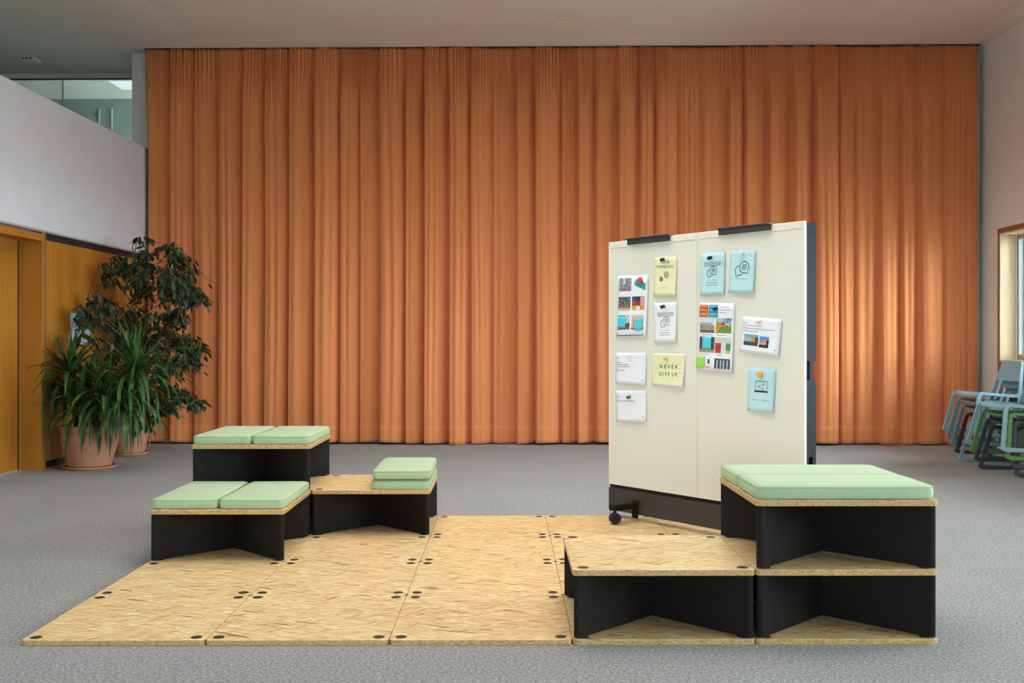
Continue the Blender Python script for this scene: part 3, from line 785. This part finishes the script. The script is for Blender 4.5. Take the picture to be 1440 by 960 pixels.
def ph_house(s, t):
    b = rn(s, t, 12)
    if t > .82: return (150 + 40 * b, 146 + 20 * b, 110)
    return (40 + 60 * b, 44 + 50 * b, 40 + 40 * b) if s < .3 or s > .75 else (150, 170, 180)
def ph_chairs(s, t):
    b = rn(s, t, 13)
    if t < .38: return (206, 204, 202)
    if s < .38: return (196, 48, 60) if b > .25 else (120, 40, 46)
    if s > .68: return (60, 150, 110) if t < .8 else (214, 190, 60)
    return (222, 220, 218)
def ph_lobby(s, t):
    b = rn(s, t, 14); c = (40, 42, 56) if int(s * 9) % 2 == 0 else (130 + 60 * b, 150 + 50 * b, 170 + 40 * b); return c if t > .12 else (60, 70, 90)
def ph_glass(s, t):
    b = rn(s, t, 15)
    if t < .25: return (86, 166, 204)
    if s < .5: return (120 + 70 * b, 156 + 50 * b, 166 + 40 * b) if t < .65 else (50, 60, 60)
    return (206, 128, 78) if (t < .62 and s < .78) else (54 + 30 * b, 52 + 30 * b, 44)
def ph_brick(s, t):
    if t < .75 and s < .72 and t > .62 - .5 * s: return (214, 150, 112)
    if t < .55 - .3 * s: return (84, 150, 208)
    if s > .72 and t > .3: return (36, 36, 44)
    return (40, 36, 38) if t > .74 else (96, 156, 208)

p1 = Paper('photo_sheet', 'white sheet of six small photos under a red round pin', 'paper', [(869.5, 388), (912, 386), (910, 474), (867, 475)], PW)
p1.photo(.06, .04, .46, .25, ph_bw); p1.photo(.05, .34, .45, .56, ph_trees); p1.photo(.50, .34, .91, .56, ph_pop); p1.photo(.05, .64, .45, .87, ph_street); p1.photo(.50, .64, .91, .87, ph_room)
p1.poly('teal_swatch', [(.56, .12), (.64, .055), (.93, .14), (.93, .25), (.57, .16)], plain('teal_ink', (40, 156, 160), 0.6))
p1.stroke([[(.05, .935), (.05, .965), (.91, .965), (.91, .935)]], 0.012, plain('navy_ink', (40, 60, 84), 0.6), 'frame_line')
p2 = Paper('yellow_notice', 'pale yellow note headed TRANSFORMATION with two gears', 'paper', [(920, 361.5), (952.3, 360), (951.3, 416.3), (920.3, 417)], PY)
p2.text('TRANS-', .27, .10, .72, .175); p2.text('FORMATION', .13, .215, .86, .29)
p2.stroke([gear(.57, .46, .085, p2.aspect()), circ(.57, .46, .04, p2.aspect()), gear(.34, .56, .055, p2.aspect()), circ(.34, .56, .024, p2.aspect())], .014)
p2.text('10.45 a.m.', .33, .765, .66, .79, INKG)
p3 = Paper('white_notice', 'white note headed EDUCATION with two speech bubbles', 'paper', [(920, 426), (952.3, 424.5), (951.8, 481), (921, 482)], PW)
p3.text('EDUCATION', .17, .245, .85, .315); p3.stroke([[(.17, .335), (.85, .335)]], .010)
bubbles(p3, .56, .46, .105, .014)
p3.text('9.45 - 10.30 a.m.', .26, .675, .77, .705, INKG); p3.bars([(.27, .74, .755), (.24, .78, .81)], None, .007, 3)
p4 = Paper('text_sheet', 'white sheet with lines of small print under a white pin', 'paper', [(866, 495.7), (909.4, 495.7), (908.8, 541), (866.2, 538.4)], PW)
p4.bars([(.05, .14, .17), (.04, .2, .315), (.04, .42, .385), (.06, .48, .45), (.05, .09, .51), (.04, .32, .575), (.05, .08, .63), (.88, .95, .86)], None, .011, 5)
p5 = Paper('slogan_card', 'yellow card printed NEVER GIVE UP with white border', 'paper', [(917.7, 496.5), (963.8, 497.6), (962.6, 544), (917.5, 540.6)], PW, margin=PY, lift=0.014, curl=(.9, .3))
p5.text('N E V E R', .245, .345, .80, .465, None, .0014, .012); p5.text('G I V E  U P', .235, .575, .80, .70, None, .0014, .012)
rays = []
for a in range(14):
    an = 2 * PI * a / 14 + .2; r0, r1 = .30, .40; rays.append([(.52 + 1.05 * r0 * math.cos(an), .52 + .8 * r0 * math.sin(an)), (.52 + 1.05 * r1 * math.cos(an), .52 + .8 * r1 * math.sin(an))])
p5.stroke(rays, .012, plain('olive_ink', (176, 176, 120), 0.7), 'ray_marks')
p6 = Paper('short_text_sheet', 'white sheet with one line of small print under a green pin', 'paper', [(866, 549), (908.8, 549), (909.6, 593), (867.2, 592.5)], PW)
p6.bars([(.06, .13, .19), (.04, .63, .335), (.88, .95, .84)], None, .011, 8)
p7 = Paper('blue_notice', 'pale blue note headed EDUCATION with two small speech bubbles', 'paper', [(986, 356.7), (1020.3, 353.5), (1019.3, 414), (985.6, 415.8)], PB)
p7.text('EDUCATION', .17, .215, .83, .285); p7.stroke([[(.17, .305), (.83, .305)]], .010)
bubbles(p7, .54, .42, .10, .015); p7.text('9.45 - 10.30 a.m.', .25, .635, .73, .665, INKG); p7.bars([(.27, .70, .705), (.24, .76, .765)], None, .007, 4)
p8 = Paper('blue_bubble_card', 'pale blue card with two large speech bubbles and a white pin', 'paper', [(1027.8, 351.8), (1063.8, 351), (1060.8, 412), (1025.7, 412)], PB, lift=.016)
bubbles(p8, .58, .40, .135, .018); p8.text('9.45 - 10.30 a.m.', .27, .65, .77, .68, INKG)
p9 = Paper('collage_sheet', 'tall white sheet of photos with orange, blue and green sticky notes', 'paper', [(983.75, 425.6), (1034, 426), (1031, 523.7), (981.3, 520)], PW, lift=.012)
p9.photo(.05, .22, .46, .44, ph_town); p9.photo(.50, .22, .93, .44, ph_garden); p9.photo(.05, .50, .48, .73, ph_house); p9.photo(.50, .50, .93, .73, ph_chairs); p9.photo(.50, .81, .94, .96, ph_lobby)
p9.bars([(.6, .85, .06), (.6, .9, .10), (.6, .78, .14), (.10, .4, .47), (.55, .8, .47), (.08, .3, .76), (.55, .7, .76)], None, .004, 9)
p9.poly('portrait_print', [(.30, .83), (.34, .82), (.37, .85), (.36, .89), (.33, .90), (.30, .88)], plain('portrait_ink', (120, 70, 62), 0.7))
p9.bars([(.27, .38, .94)], plain('red_ink', (190, 60, 60), 0.7), .006, 2)
p10 = Paper('wide_text_sheet', 'tilted white sheet with text lines and two building photos', 'paper', [(1044.6, 444.4), (1100.4, 448.75), (1096.2, 501), (1041, 493.75)], PW, lift=.012)
p10.bars([(.04, .13, .17), (.04, .50, .24)], None, .007, 11); p10.bars([(.04, .86, .325), (.05, .42, .40)], INK, .006, 12); p10.bars([(.88, .94, .85)], None, .010, 13)
p10.photo(.09, .49, .46, .80, ph_glass); p10.photo(.49, .51, .73, .82, ph_brick)
p11 = Paper('laptop_card', 'pale blue card with a laptop drawing under a yellow round magnet', 'paper', [(1053.4, 516.5), (1091.5, 518.75), (1088.5, 581), (1052, 577.3)], PB, lift=.012)
p11.stroke([[(.28, .30), (.72, .30), (.72, .515), (.28, .515), (.28, .30)]], .016); p11.poly('laptop_base', [(.24, .52), (.76, .52), (.76, .55), (.24, .55)], INK)
a = p11.aspect()
p11.stroke([circ(.40, .42, .022, a, n=12), circ(.60, .36, .022, a, n=12), circ(.58, .475, .022, a, n=12), [(.43, .41), (.57, .37)], [(.43, .43), (.55, .47)]], .009, INKG)
p11.text('10.45 a.m. - 1.00 p.m.', .17, .715, .83, .745)

# sticky notes (each a thing of its own)
def sticky(paper, s0, t0, s1, t1, rgb, label, off=0.0022, scribble=False, nm=None):
    q = [bilin(paper.c, s0, t0), bilin(paper.c, s1, t0), bilin(paper.c, s1, t1), bilin(paper.c, s0, t1)]
    d = [-paper.p(s, t, 0).y for s, t in ((s0, t0), (s1, t0), (s1, t1), (s0, t1))]
    cu = sum(v[0] for v in q) / 4; cz = sum(v[1] for v in q) / 4
    w = Matrix.Rotation(BANG, 4, 'Z') @ Vector((cu, -paper.base - max(d) - off, 0))
    o = thing('sticky_note', label, 'sticky note', (bx_ + w.x, by_ + w.y, cz), BANG)
    mat = plain('sticky_%d_%d_%d' % rgb, rgb, 0.75, vary=0.02)
    n = 5; vs = []; fs = []
    f = lambda s, t, e: (bilin(q, s, t)[0] - cu, -(0.003 * t * t + e), bilin(q, s, t)[1] - cz)
    for j in range(n + 1):
        for i in range(n + 1): vs.append(f(i / n, j / n, 0))
    for j in range(n):
        for i in range(n): k_ = j * (n + 1) + i; fs.append((k_, k_ + n + 1, k_ + n + 2, k_ + 1))
    so = link('note_sheet', new_mesh('note_sheet', vs, fs, mat, True), o); md = so.modifiers.new('thick', 'SOLIDIFY'); md.thickness = 0.0006; md.offset = -1
    if scribble:
        rnd = random.Random(int(s0 * 100)); vs = []; fs = []
        def bar(sa, sb, ta, tb):
            b = len(vs); vs.extend([f(sa, ta, .0006), f(sa, tb, .0006), f(sb, tb, .0006), f(sb, ta, .0006)]); fs.append((b, b + 1, b + 2, b + 3))
        bar(0, 1, 0, .035); bar(0, .04, 0, 1); bar(.96, 1, 0, 1); bar(0, 1, .965, 1)
        for row in (.22, .55):
            s = .1
            while s < .85: w_ = rnd.uniform(.05, .12); bar(s, s + w_, row + rnd.uniform(-.03, .03), row + rnd.uniform(.06, .12)); s += w_ + .02
        link('ink_marks', new_mesh('ink_marks', vs, fs, INK), o)
    return o
sticky(p1, .06, .655, .32, .835, (84, 204, 226), 'light blue sticky note on the street photo of the six-photo sheet')
sticky(p1, .57, .665, .81, .86, (246, 140, 84), 'orange sticky note half covered by a blue one on the six-photo sheet')
sticky(p1, .63, .69, .88, .885, (84, 204, 226), 'light blue sticky note overlapping the orange one on the six-photo sheet', .0050)
sticky(p9, .03, .03, .27, .205, (240, 130, 76), 'orange handwritten sticky note on the tall collage sheet', .002, True)
sticky(p9, .30, .03, .54, .205, (70, 194, 220), 'blue handwritten sticky note with black pin on the tall collage sheet', .002, True)
sticky(p9, .14, .505, .39, .685, (84, 204, 226), 'plain blue sticky note over a house photo on the tall collage sheet')
sticky(p9, -.01, .79, .23, .965, (160, 216, 100), 'lime green sticky note at the bottom corner of the collage sheet', .003)

# pins and magnets
def pin(px, py, rgb, label, kind='push', off=0.006, tilt=0.25):
    u, z = b_uv(px, py); w = Matrix.Rotation(BANG, 4, 'Z') @ Vector((u, -off, 0))
    rgbn = plain('pin_%d_%d_%d' % rgb, rgb, 0.3)
    cat = 'magnet' if kind == 'disc' else 'pin'
    o = thing('round_magnet' if kind == 'disc' else 'push_pin', label, cat, (bx_ + w.x, by_ + w.y, z), BANG)
    m = Matrix.Rotation(PI / 2, 4, 'X') @ Matrix.Rotation(tilt if kind == 'push' else 0, 4, 'X')
    if kind == 'push':
        lathe('pin_head', [(.004, .0), (.012, .001), (.012, .004), (.007, .007), (.0065, .018), (.0125, .021), (.0135, .025), (.010, .028)], rgbn, o, 16, m)
        lathe('pin_needle', [(.0012, -.006), (.0012, .002)], GREYM, o, 6, m)
    else:
        lathe('magnet_body', [(.019, 0), (.021, .002), (.021, .010), (.018, .013), (.004, .0135)], rgbn, o, 24, m)
    return o
pin(902, 393.7, (226, 58, 50), 'red round magnet on the sheet of six photos', 'disc', .0065)
pin(934, 364.5, (26, 26, 28), 'black push pin holding the yellow TRANSFORMATION note')
pin(934.5, 430.5, (26, 26, 28), 'black push pin holding the white EDUCATION note')
pin(887, 499.5, (232, 232, 226), 'white push pin holding the sheet of small print')
pin(938.5, 503, (226, 204, 130), 'pale yellow push pin holding the NEVER GIVE UP card')
pin(886.5, 557.5, (26, 132, 70), 'green push pin holding the one-line white sheet')
pin(1000.7, 362, (26, 26, 28), 'black push pin holding the blue EDUCATION note')
pin(1045.5, 355, (234, 234, 230), 'white push pin holding the blue speech bubble card')
pin(1009, 433.5, (26, 26, 28), 'black push pin through the blue sticky note on the collage sheet', 'push', .010)
pin(1069.3, 451.5, (226, 226, 216), 'white push pin holding the tilted sheet with building photos')
pin(1070, 526.5, (236, 172, 32), 'yellow round magnet on the blue laptop card', 'disc', .0065)

# ------------------------------------------------------------------ stacked chairs
def ribbon(bm, pts, hw, y0, y1):
    """flat bar following a side profile (x, z); hw = half width per point, from y0 to y1"""
    L = []; R = []
    P = [Vector((a, b)) for a, b in pts]
    for k, p in enumerate(P):
        a = P[max(k - 1, 0)]; b = P[min(k + 1, len(P) - 1)]; d = (b - a).normalized(); nn = Vector((-d.y, d.x))
        if 0 < k < len(P) - 1:
            d1 = (p - a).normalized(); c_ = max(0.55, nn.dot(Vector((-d1.y, d1.x)))); w = hw[k] / c_
        else: w = hw[k]
        L.append(p + nn * w); R.append(p - nn * w)
    rows = []
    for l, r in zip(L, R): rows.append([bm.verts.new((l.x, y0, l.y)), bm.verts.new((r.x, y0, r.y)), bm.verts.new((r.x, y1, r.y)), bm.verts.new((l.x, y1, l.y))])
    for a, b in zip(rows, rows[1:]):
        for i in range(4): bm.faces.new((a[i], a[(i + 1) % 4], b[(i + 1) % 4], b[i]))
    bm.faces.new(rows[0][::-1]); bm.faces.new(rows[-1])
def bevel_all(bm, off, seg=2):
    bmesh.ops.recalc_face_normals(bm, faces=bm.faces)
    es = [e for e in bm.edges if len(e.link_faces) == 2 and e.calc_face_angle(0) > 0.6]
    bmesh.ops.bevel(bm, geom=es, offset=off, segments=seg, profile=0.5, affect='EDGES')
def chair_meshes():
    """moulded chair facing +x, seat at 0.45 m, rocking skids under the legs"""
    out = {}
    hwid = 0.245; kk = 0.2; th_ = 0.016                   # the frames splay so that the chairs nest
    def splay(bm):
        for v in bm.verts: v.co.y *= (hwid + kk * (.45 - v.co.z)) / hwid
    for nm, sg in (('n', -1), ('f', 1)):
        ya, yb = sorted((sg * hwid, sg * (hwid - th_)))
        bm = bmesh.new()
        ribbon(bm, [(0.190, 0.455), (0.222, 0.437), (0.236, 0.405), (0.300, 0.080), (0.308, 0.046), (0.278, 0.032), (0.03, 0.018), (-0.18, 0.016), (-0.235, 0.020), (-0.248, 0.05), (-0.205, 0.36), (-0.212, 0.44)],
               [0.018, 0.021, 0.022, 0.022, 0.023, 0.022, 0.018, 0.017, 0.018, 0.020, 0.020, 0.020], ya, yb)
        ribbon(bm, [(0.20, 0.452), (0.0, 0.434), (-0.17, 0.424), (-0.215, 0.44), (-0.232, 0.50), (-0.262, 0.66), (-0.290, 0.775)], [0.015, 0.015, 0.017, 0.020, 0.020, 0.018, 0.012], ya, yb)
        bevel_all(bm, 0.005); splay(bm); bmesh.ops.recalc_face_normals(bm, faces=bm.faces)
        me = bpy.data.meshes.new('side_frame'); bm.to_mesh(me); bm.free(); out['side_' + nm] = me
    def shell(prof, th, name, bow):
        bm = bmesh.new(); n = 10; rows = []
        for (x, z) in prof:
            row = []
            for i in range(n + 1):
                y = -(hwid - th_) + 2 * (hwid - th_) * i / n; q = 1 - (2 * i / n - 1) ** 2
                row.append(bm.verts.new((x - bow[0] * q, y, z - bow[1] * q)))
            rows.append(row)
        for a, b in zip(rows, rows[1:]):
            for i in range(n): bm.faces.new((a[i], a[i + 1], b[i + 1], b[i]))
        bmesh.ops.recalc_face_normals(bm, faces=bm.faces)
        bmesh.ops.solidify(bm, geom=bm.faces[:], thickness=th); splay(bm)
        me = bpy.data.meshes.new(name); bm.to_mesh(me); bm.free(); me.polygons.foreach_set('use_smooth', [True] * len(me.polygons))
        try: me.set_sharp_from_angle(angle=math.radians(40))
        except Exception: pass
        return me
    out['seat'] = shell([(0.225, 0.430), (0.215, 0.452), (0.17, 0.456), (0.0, 0.440), (-0.15, 0.430), (-0.20, 0.436)], 0.012, 'seat', (0.0, 0.014))
    out['back'] = shell([(-0.246, 0.575), (-0.262, 0.66), (-0.278, 0.73), (-0.292, 0.79)], 0.012, 'backrest', (0.022, 0.0))
    return out
CM = chair_meshes()
def chair(x, y, z, rz, rgb, label, shade):
    mat = plain('moulded_plastic_%s' % shade, rgb, 0.45, vary=0.03)
    t = thing('stacking_chair', label, 'chair', (x, y, z), rz, 'stacked plastic chairs by the window')
    for nm, key in (('side_frame', 'side_n'), ('side_frame', 'side_f'), ('seat', 'seat'), ('backrest', 'back')):
        me = CM[key] if not CM[key].materials else CM[key].copy()
        me.materials.clear(); me.materials.append(mat); link(nm, me, t)
    return t
BLUE = (100, 138, 152); LBLUE = (134, 172, 184); DARK = (58, 61, 66); GREEN = (92, 136, 66)
def stack(X, Z, specs, rz, fx, fz):
    n = len(specs); x0, y0 = c2r(X, Z)
    for k_, (rgb, shade, lab) in enumerate(specs):       # from the floor upwards
        d = fx * k_
        chair(x0 + math.cos(rz) * d, y0 + math.sin(rz) * d, fz * k_, rz, rgb, lab, shade)
RZ = PI + YAW + 0.10
stack(5.255, 10.98, [(LBLUE, 'pale_blue', 'pale blue plastic chair at the foot of the stack in the curtain corner'),
                    (DARK, 'dark_grey', 'dark grey plastic chair second from the floor in the curtain corner stack'),
                    (BLUE, 'blue', 'blue plastic chair in the middle of the curtain corner stack'),
                    (BLUE, 'blue', 'blue plastic chair second from the top of the curtain corner stack'),
                    (LBLUE, 'pale_blue', 'pale blue plastic chair on top of the curtain corner stack')], RZ, 0.047, 0.081)
stack(5.155, 10.28, [(DARK, 'dark_grey', 'dark grey plastic chair at the foot of the stack with a green chair'),
                    (DARK, 'dark_grey', 'dark grey plastic chair directly under the green chair'),
                    (GREEN, 'green', 'green plastic chair second from the top of its stack'),
                    (LBLUE, 'pale_blue', 'pale blue plastic chair lying on top of the green chair')], RZ, 0.047, 0.081)

# ------------------------------------------------------------------ plants
def pot(t, R, Hh, rb, ang=0):
    prof = [(rb * .9, 0.03), (rb, 0.035), (rb * 1.12, Hh * .3), (R * .97, Hh * .62), (R * .985, Hh * .78), (R * .94, Hh * .86), (R, Hh * .865), (R * 1.0, Hh * .98), (R * .985, Hh), (R * .90, Hh), (R * .88, Hh * .9)]
    lathe('pot', prof, TERRA, t, 40)
    lathe('saucer', [(rb * 1.02, 0.0), (rb * 1.18, 0.004), (rb * 1.24, 0.022), (rb * 1.22, 0.034), (rb * 1.17, 0.030), (rb * 1.12, 0.012), (0.02, 0.010)], TERRA, t, 40)
    lathe('soil', [(R * .885, Hh * .88), (R * .6, Hh * .905), (0.02, Hh * .91)], SOIL, t, 24)
YLEAF = mat_leaf('yucca_leaf', (30, 54, 24), (82, 118, 56), (48, 82, 34), 0.42)
FLEAF = mat_leaf('ficus_leaf', (26, 40, 24), (66, 84, 52), (42, 60, 36), 0.5)
BARK = plain('brown_bark', (128, 106, 72), 0.9, vary=0.25, scale=40, bump=0.4)

def yucca():
    px, pz = -4.405, 10.72; x0, y0 = c2r(px, pz)
    t = thing('potted_yucca', 'potted yucca with long strappy arching leaves in a terracotta pot by the door', 'potted plant', (x0, y0, 0))
    R, Hh = 0.29, 0.45
    pot(t, R, Hh, 0.215)
    rnd = random.Random(11)
    def loc(pxx, pyy, Z): v = at(pxx, pyy, Z); return Vector((v.x - x0, v.y - y0, v.z))
    heads = [  # crown point, leaf count, base tilt direction, length
        (loc(99, 530, 10.66), 54, Vector((-0.10, -0.05, 1)), .60), (loc(190, 526, 10.50), 54, Vector((0.2, -0.1, 1)), .68),
        (loc(150, 556, 10.42), 48, Vector((0.05, -0.4, 1)), .56), (loc(124, 545, 10.85), 40, Vector((0, 0.1, 1)), .52), (loc(112, 572, 10.42), 34, Vector((-.1, -0.5, 1)), .52), (loc(180, 568, 10.40), 44, Vector((.3, -0.5, .8)), .54)]
    for hp, n, up, Lm in heads:
        b = Vector((hp.x * .25, hp.y * .25, Hh * .88))
        mid_ = b.lerp(hp, .55) + Vector((hp.x * .12, hp.y * .1, -.02))
        bm = bmesh.new(); add_tube(bm, [b, b.lerp(mid_, .5), mid_, hp + Vector((0, 0, .05))], [.024, .022, .019, .014], 8); st_ = bm_obj('stem', bm, BARK, t, smooth=True)
        up = up.normalized()
        for k_ in range(n):
            q = (k_ + .5) / n
            az = k_ * 2.39996 + rnd.uniform(-.25, .25)
            elev = PI / 2 * (1 - .06) - q ** .8 * 1.9 + rnd.uniform(-.12, .12)          # upright in the middle, hanging outside
            L = Lm * (rnd.uniform(.8, 1.12)) * (.75 + .35 * min(1, q * 2.2))
            wd = rnd.uniform(.021, .030); bend = rnd.uniform(1.0, 2.3) * (.12 + 1.2 * min(1, q * 1.4))
            ax = up.orthogonal().normalized(); ay = up.cross(ax)
            out = (ax * math.cos(az) + ay * math.sin(az)); out = Vector((out.x, out.y, 0)).normalized()
            P = hp + Vector((0, 0, .06 - .12 * q)) + out * .012; pts = [P]; e = elev; ns = 7
            for i in range(ns):
                e = max(elev - bend * ((i + 1) / ns) ** 1.4, -1.5)
                d = out * math.cos(e) + Vector((0, 0, 1)) * math.sin(e) + up * .12
                P = P + d.normalized() * (L / ns)
                wx = x0 + P.x
                if wx < XL + 0.035: P = Vector((XL + 0.035 - x0 + .01 * rnd.random(), P.y, P.z))
                rr = math.hypot(P.x, P.y)
                if P.z < Hh + .03 and rr < R + .03 and P.z > 0.05:
                    s_ = (R + .03 + .015 * rnd.random()) / max(rr, .01); P = Vector((P.x * s_, P.y * s_, P.z)) if rr > R * .7 else Vector((P.x, P.y, max(P.z, Hh * .93)))
                if P.z < .06: P.z = .06
                pts.append(P)
            vs = []; fs = []
            for i, p in enumerate(pts):
                s = i / ns; a_ = pts[max(i - 1, 0)]; b_ = pts[min(i + 1, ns)]; dd = (b_ - a_).normalized()
                side = dd.cross(Vector((0, 0, 1))); side = side.normalized() if side.length > .05 else out.cross(Vector((0, 0, 1))).normalized()
                nn = side.cross(dd).normalized()
                w = wd * (0.55 + 1.4 * s) if s < .32 else wd * max(.03, (1 - ((s - .32) / .68) ** 1.7))
                vs += [p - side * w + nn * w * .35, p, p + side * w + nn * w * .35]
            for i in range(ns):
                o_ = 3 * i; fs += [(o_, o_ + 1, o_ + 4, o_ + 3), (o_ + 1, o_ + 2, o_ + 5, o_ + 4)]
            link('leaf', new_mesh('leaf', vs, fs, YLEAF, True), st_)
yucca()

def ficus():
    x0, y0 = c2r(-4.49, 12.0)
    t = thing('potted_ficus', 'tall weeping fig tree in a terracotta pot between beech wall and curtain', 'potted plant', (x0, y0, 0))
    R, Hh = 0.245, 0.44; pot(t, R, Hh, 0.19)
    rnd = random.Random(5)
    cl = [(197, 338, 9, 10), (199, 352, 9, 10), (162, 372, 20, 30), (185, 382, 22, 34), (240, 352, 20, 30), (247, 368, 22, 36), (225, 388, 24, 36), (258, 396, 20, 34), (270, 412, 18, 34), (246, 412, 22, 36), (150, 392, 16, 16), (145, 376, 12, 12), (215, 412, 22, 30), (196, 404, 20, 26), (205, 372, 16, 20),
          (280, 418, 10, 16), (246, 446, 18, 30), (256, 440, 12, 16), (132, 428, 24, 40), (155, 436, 24, 44), (110, 440, 16, 26), (180, 446, 22, 40), (125, 452, 22, 34), (190, 474, 24, 44), (228, 476, 26, 52), (258, 484, 22, 44), (276, 492, 14, 22), (214, 504, 26, 50), (246, 508, 22, 44), (272, 508, 12, 16), (282, 488, 8, 10), (160, 462, 22, 40), (170, 490, 22, 40),
          (236, 548, 20, 36), (258, 556, 16, 30), (276, 562, 10, 16), (216, 560, 20, 36), (240, 574, 16, 24), (200, 548, 22, 40), (206, 590, 14, 22), (190, 520, 24, 40), (225, 528, 18, 22), (175, 540, 22, 30), (150, 500, 24, 26), (120, 478, 20, 20), (218, 440, 14, 8), (240, 392, 22, 22)]
    Zc = 12.0
    def keep(p): return Vector((max(p.x, XL + .05 - x0), min(p.y, 12.98 - y0), p.z))
    leaves = []; bm = bmesh.new()
    trunk_top = Vector((0.08, 0.02, 1.55))
    tp = [Vector((0, 0, Hh * .88)), Vector((0.03, -.02, .8)), Vector((.02, .03, 1.2)), trunk_top, Vector((.10, 0, 2.0)), Vector((.05, .02, 2.45))]
    add_tube(bm, tp, [.028, .025, .022, .018, .012, .006], 8)
    add_tube(bm, [Vector((.03, .02, Hh * .88)), Vector((-.04, .03, .8)), Vector((-.12, 0, 1.2)), Vector((-.25, -.05, 1.6))], [.02, .018, .014, .008], 7)
    for (px, py, rp, n) in cl:
        Z = min(Zc + rnd.uniform(-.42, .32), 4.84 / (.018 - (px - 720) / F_PX) - rnd.uniform(.02, .2)); c = at(px, py, Z); r = rp / F_PX * Z
        c = Vector((c.x - x0, c.y - y0, c.z))
        if x0 + c.x < XL + .12: c.x = XL + .12 - x0
        zb = max(Hh + .15, min(2.35, c.z - .15)); s_ = (zb - Hh * .88) / 2.0
        base = Vector((.03 + .03 * s_, 0, zb - .12))
        mid_ = base.lerp(c, .55) + Vector((0, 0, .10)); add_tube(bm, [base, mid_, c + Vector((0, 0, .03))], [.008, .006, .003], 5)
        n = int(n * 1.25)
        for k_ in range(max(3, n // 4)):                     # twigs that droop, with leaves along them
            az = rnd.uniform(0, 2 * PI); L = r * rnd.uniform(.9, 1.7)
            o_ = c + Vector((rnd.uniform(-.5, .5) * r, rnd.uniform(-.5, .5) * r, rnd.uniform(-.2, .7) * r))
            tw = [keep(o_ + Vector((math.cos(az) * L * f, math.sin(az) * L * f * .8, L * (.25 * f - .95 * f * f)))) for f in (0, .35, .7, 1.0)]
            add_tube(bm, tw, [.003, .0024, .002, .001], 4)
            for q in range(10):
                f = (q + rnd.random()) / 10; i = min(2, int(f * 3)); p = tw[i].lerp(tw[i + 1], f * 3 - i)
                leaves.append((p + Vector((rnd.uniform(-.02, .02),) * 3), az + rnd.uniform(-1.4, 1.4), rnd.uniform(-1.45, -.35), rnd.uniform(-.9, .9), rnd.uniform(.070, .112)))
    bm_obj('trunk_and_twigs', bm, BARK, t, smooth=True)
    # one leaf, pointing along +x, unit length
    pr = [(0, .03), (.2, .30), (.45, .42), (.7, .30), (.88, .13), (1.0, .01)]
    vs = []; fs = []
    for i, (s, w) in enumerate(pr): vs += [(s, -w * .5, .10 * w - .10 * s * s), (s, 0, -.10 * s * s), (s, w * .5, .10 * w - .10 * s * s)]
    for i in range(len(pr) - 1): o_ = 3 * i; fs += [(o_, o_ + 3, o_ + 4, o_ + 1), (o_ + 1, o_ + 4, o_ + 5, o_ + 2)]
    lm = new_mesh('leaf', vs, fs, FLEAF, True)
    def ok(p): return x0 + p.x > XL + .09 and y0 + p.y < 13.02
    leaves = [l for l in leaves if ok(l[0]) and ok(l[0] + Vector((math.cos(l[1]), math.sin(l[1]), 0)) * .09)]
    leaves.sort(key=lambda l: l[0].y)
    V = []; Fs = []
    for k_, (p, az, el, roll, L) in enumerate(leaves):
        M = Matrix.Translation(p) @ Matrix.Rotation(az, 4, 'Z') @ Matrix.Rotation(-el, 4, 'Y') @ Matrix.Rotation(roll, 4, 'X') @ Matrix.Diagonal((L, L * .95, L, 1))
        if k_ < 290:
            o = link('leaf', lm, t); o.matrix_local = M
        else:
            b = len(V); V += [M @ Vector(v) for v in vs]; Fs += [tuple(i + b for i in f) for f in fs]
    o = link('foliage', new_mesh('foliage', V, Fs, FLEAF, True), t); o['kind'] = 'stuff'
ficus()
# notice on the panelling behind the plants
a_, b_ = at(104, 440, 11.22), at(127, 484, 11.55)
n_ = box('wall_notice', 0.0, 0.006, -0.24, 0.24, -0.17, 0.17, plain('notice_blue', (176, 190, 204), 0.5), None, 0, (XL - 0.001, (a_.y + b_.y) / 2, (a_.z + b_.z) / 2))
tag(n_, 'pale blue notice on the beech panelling behind the plants', 'notice')
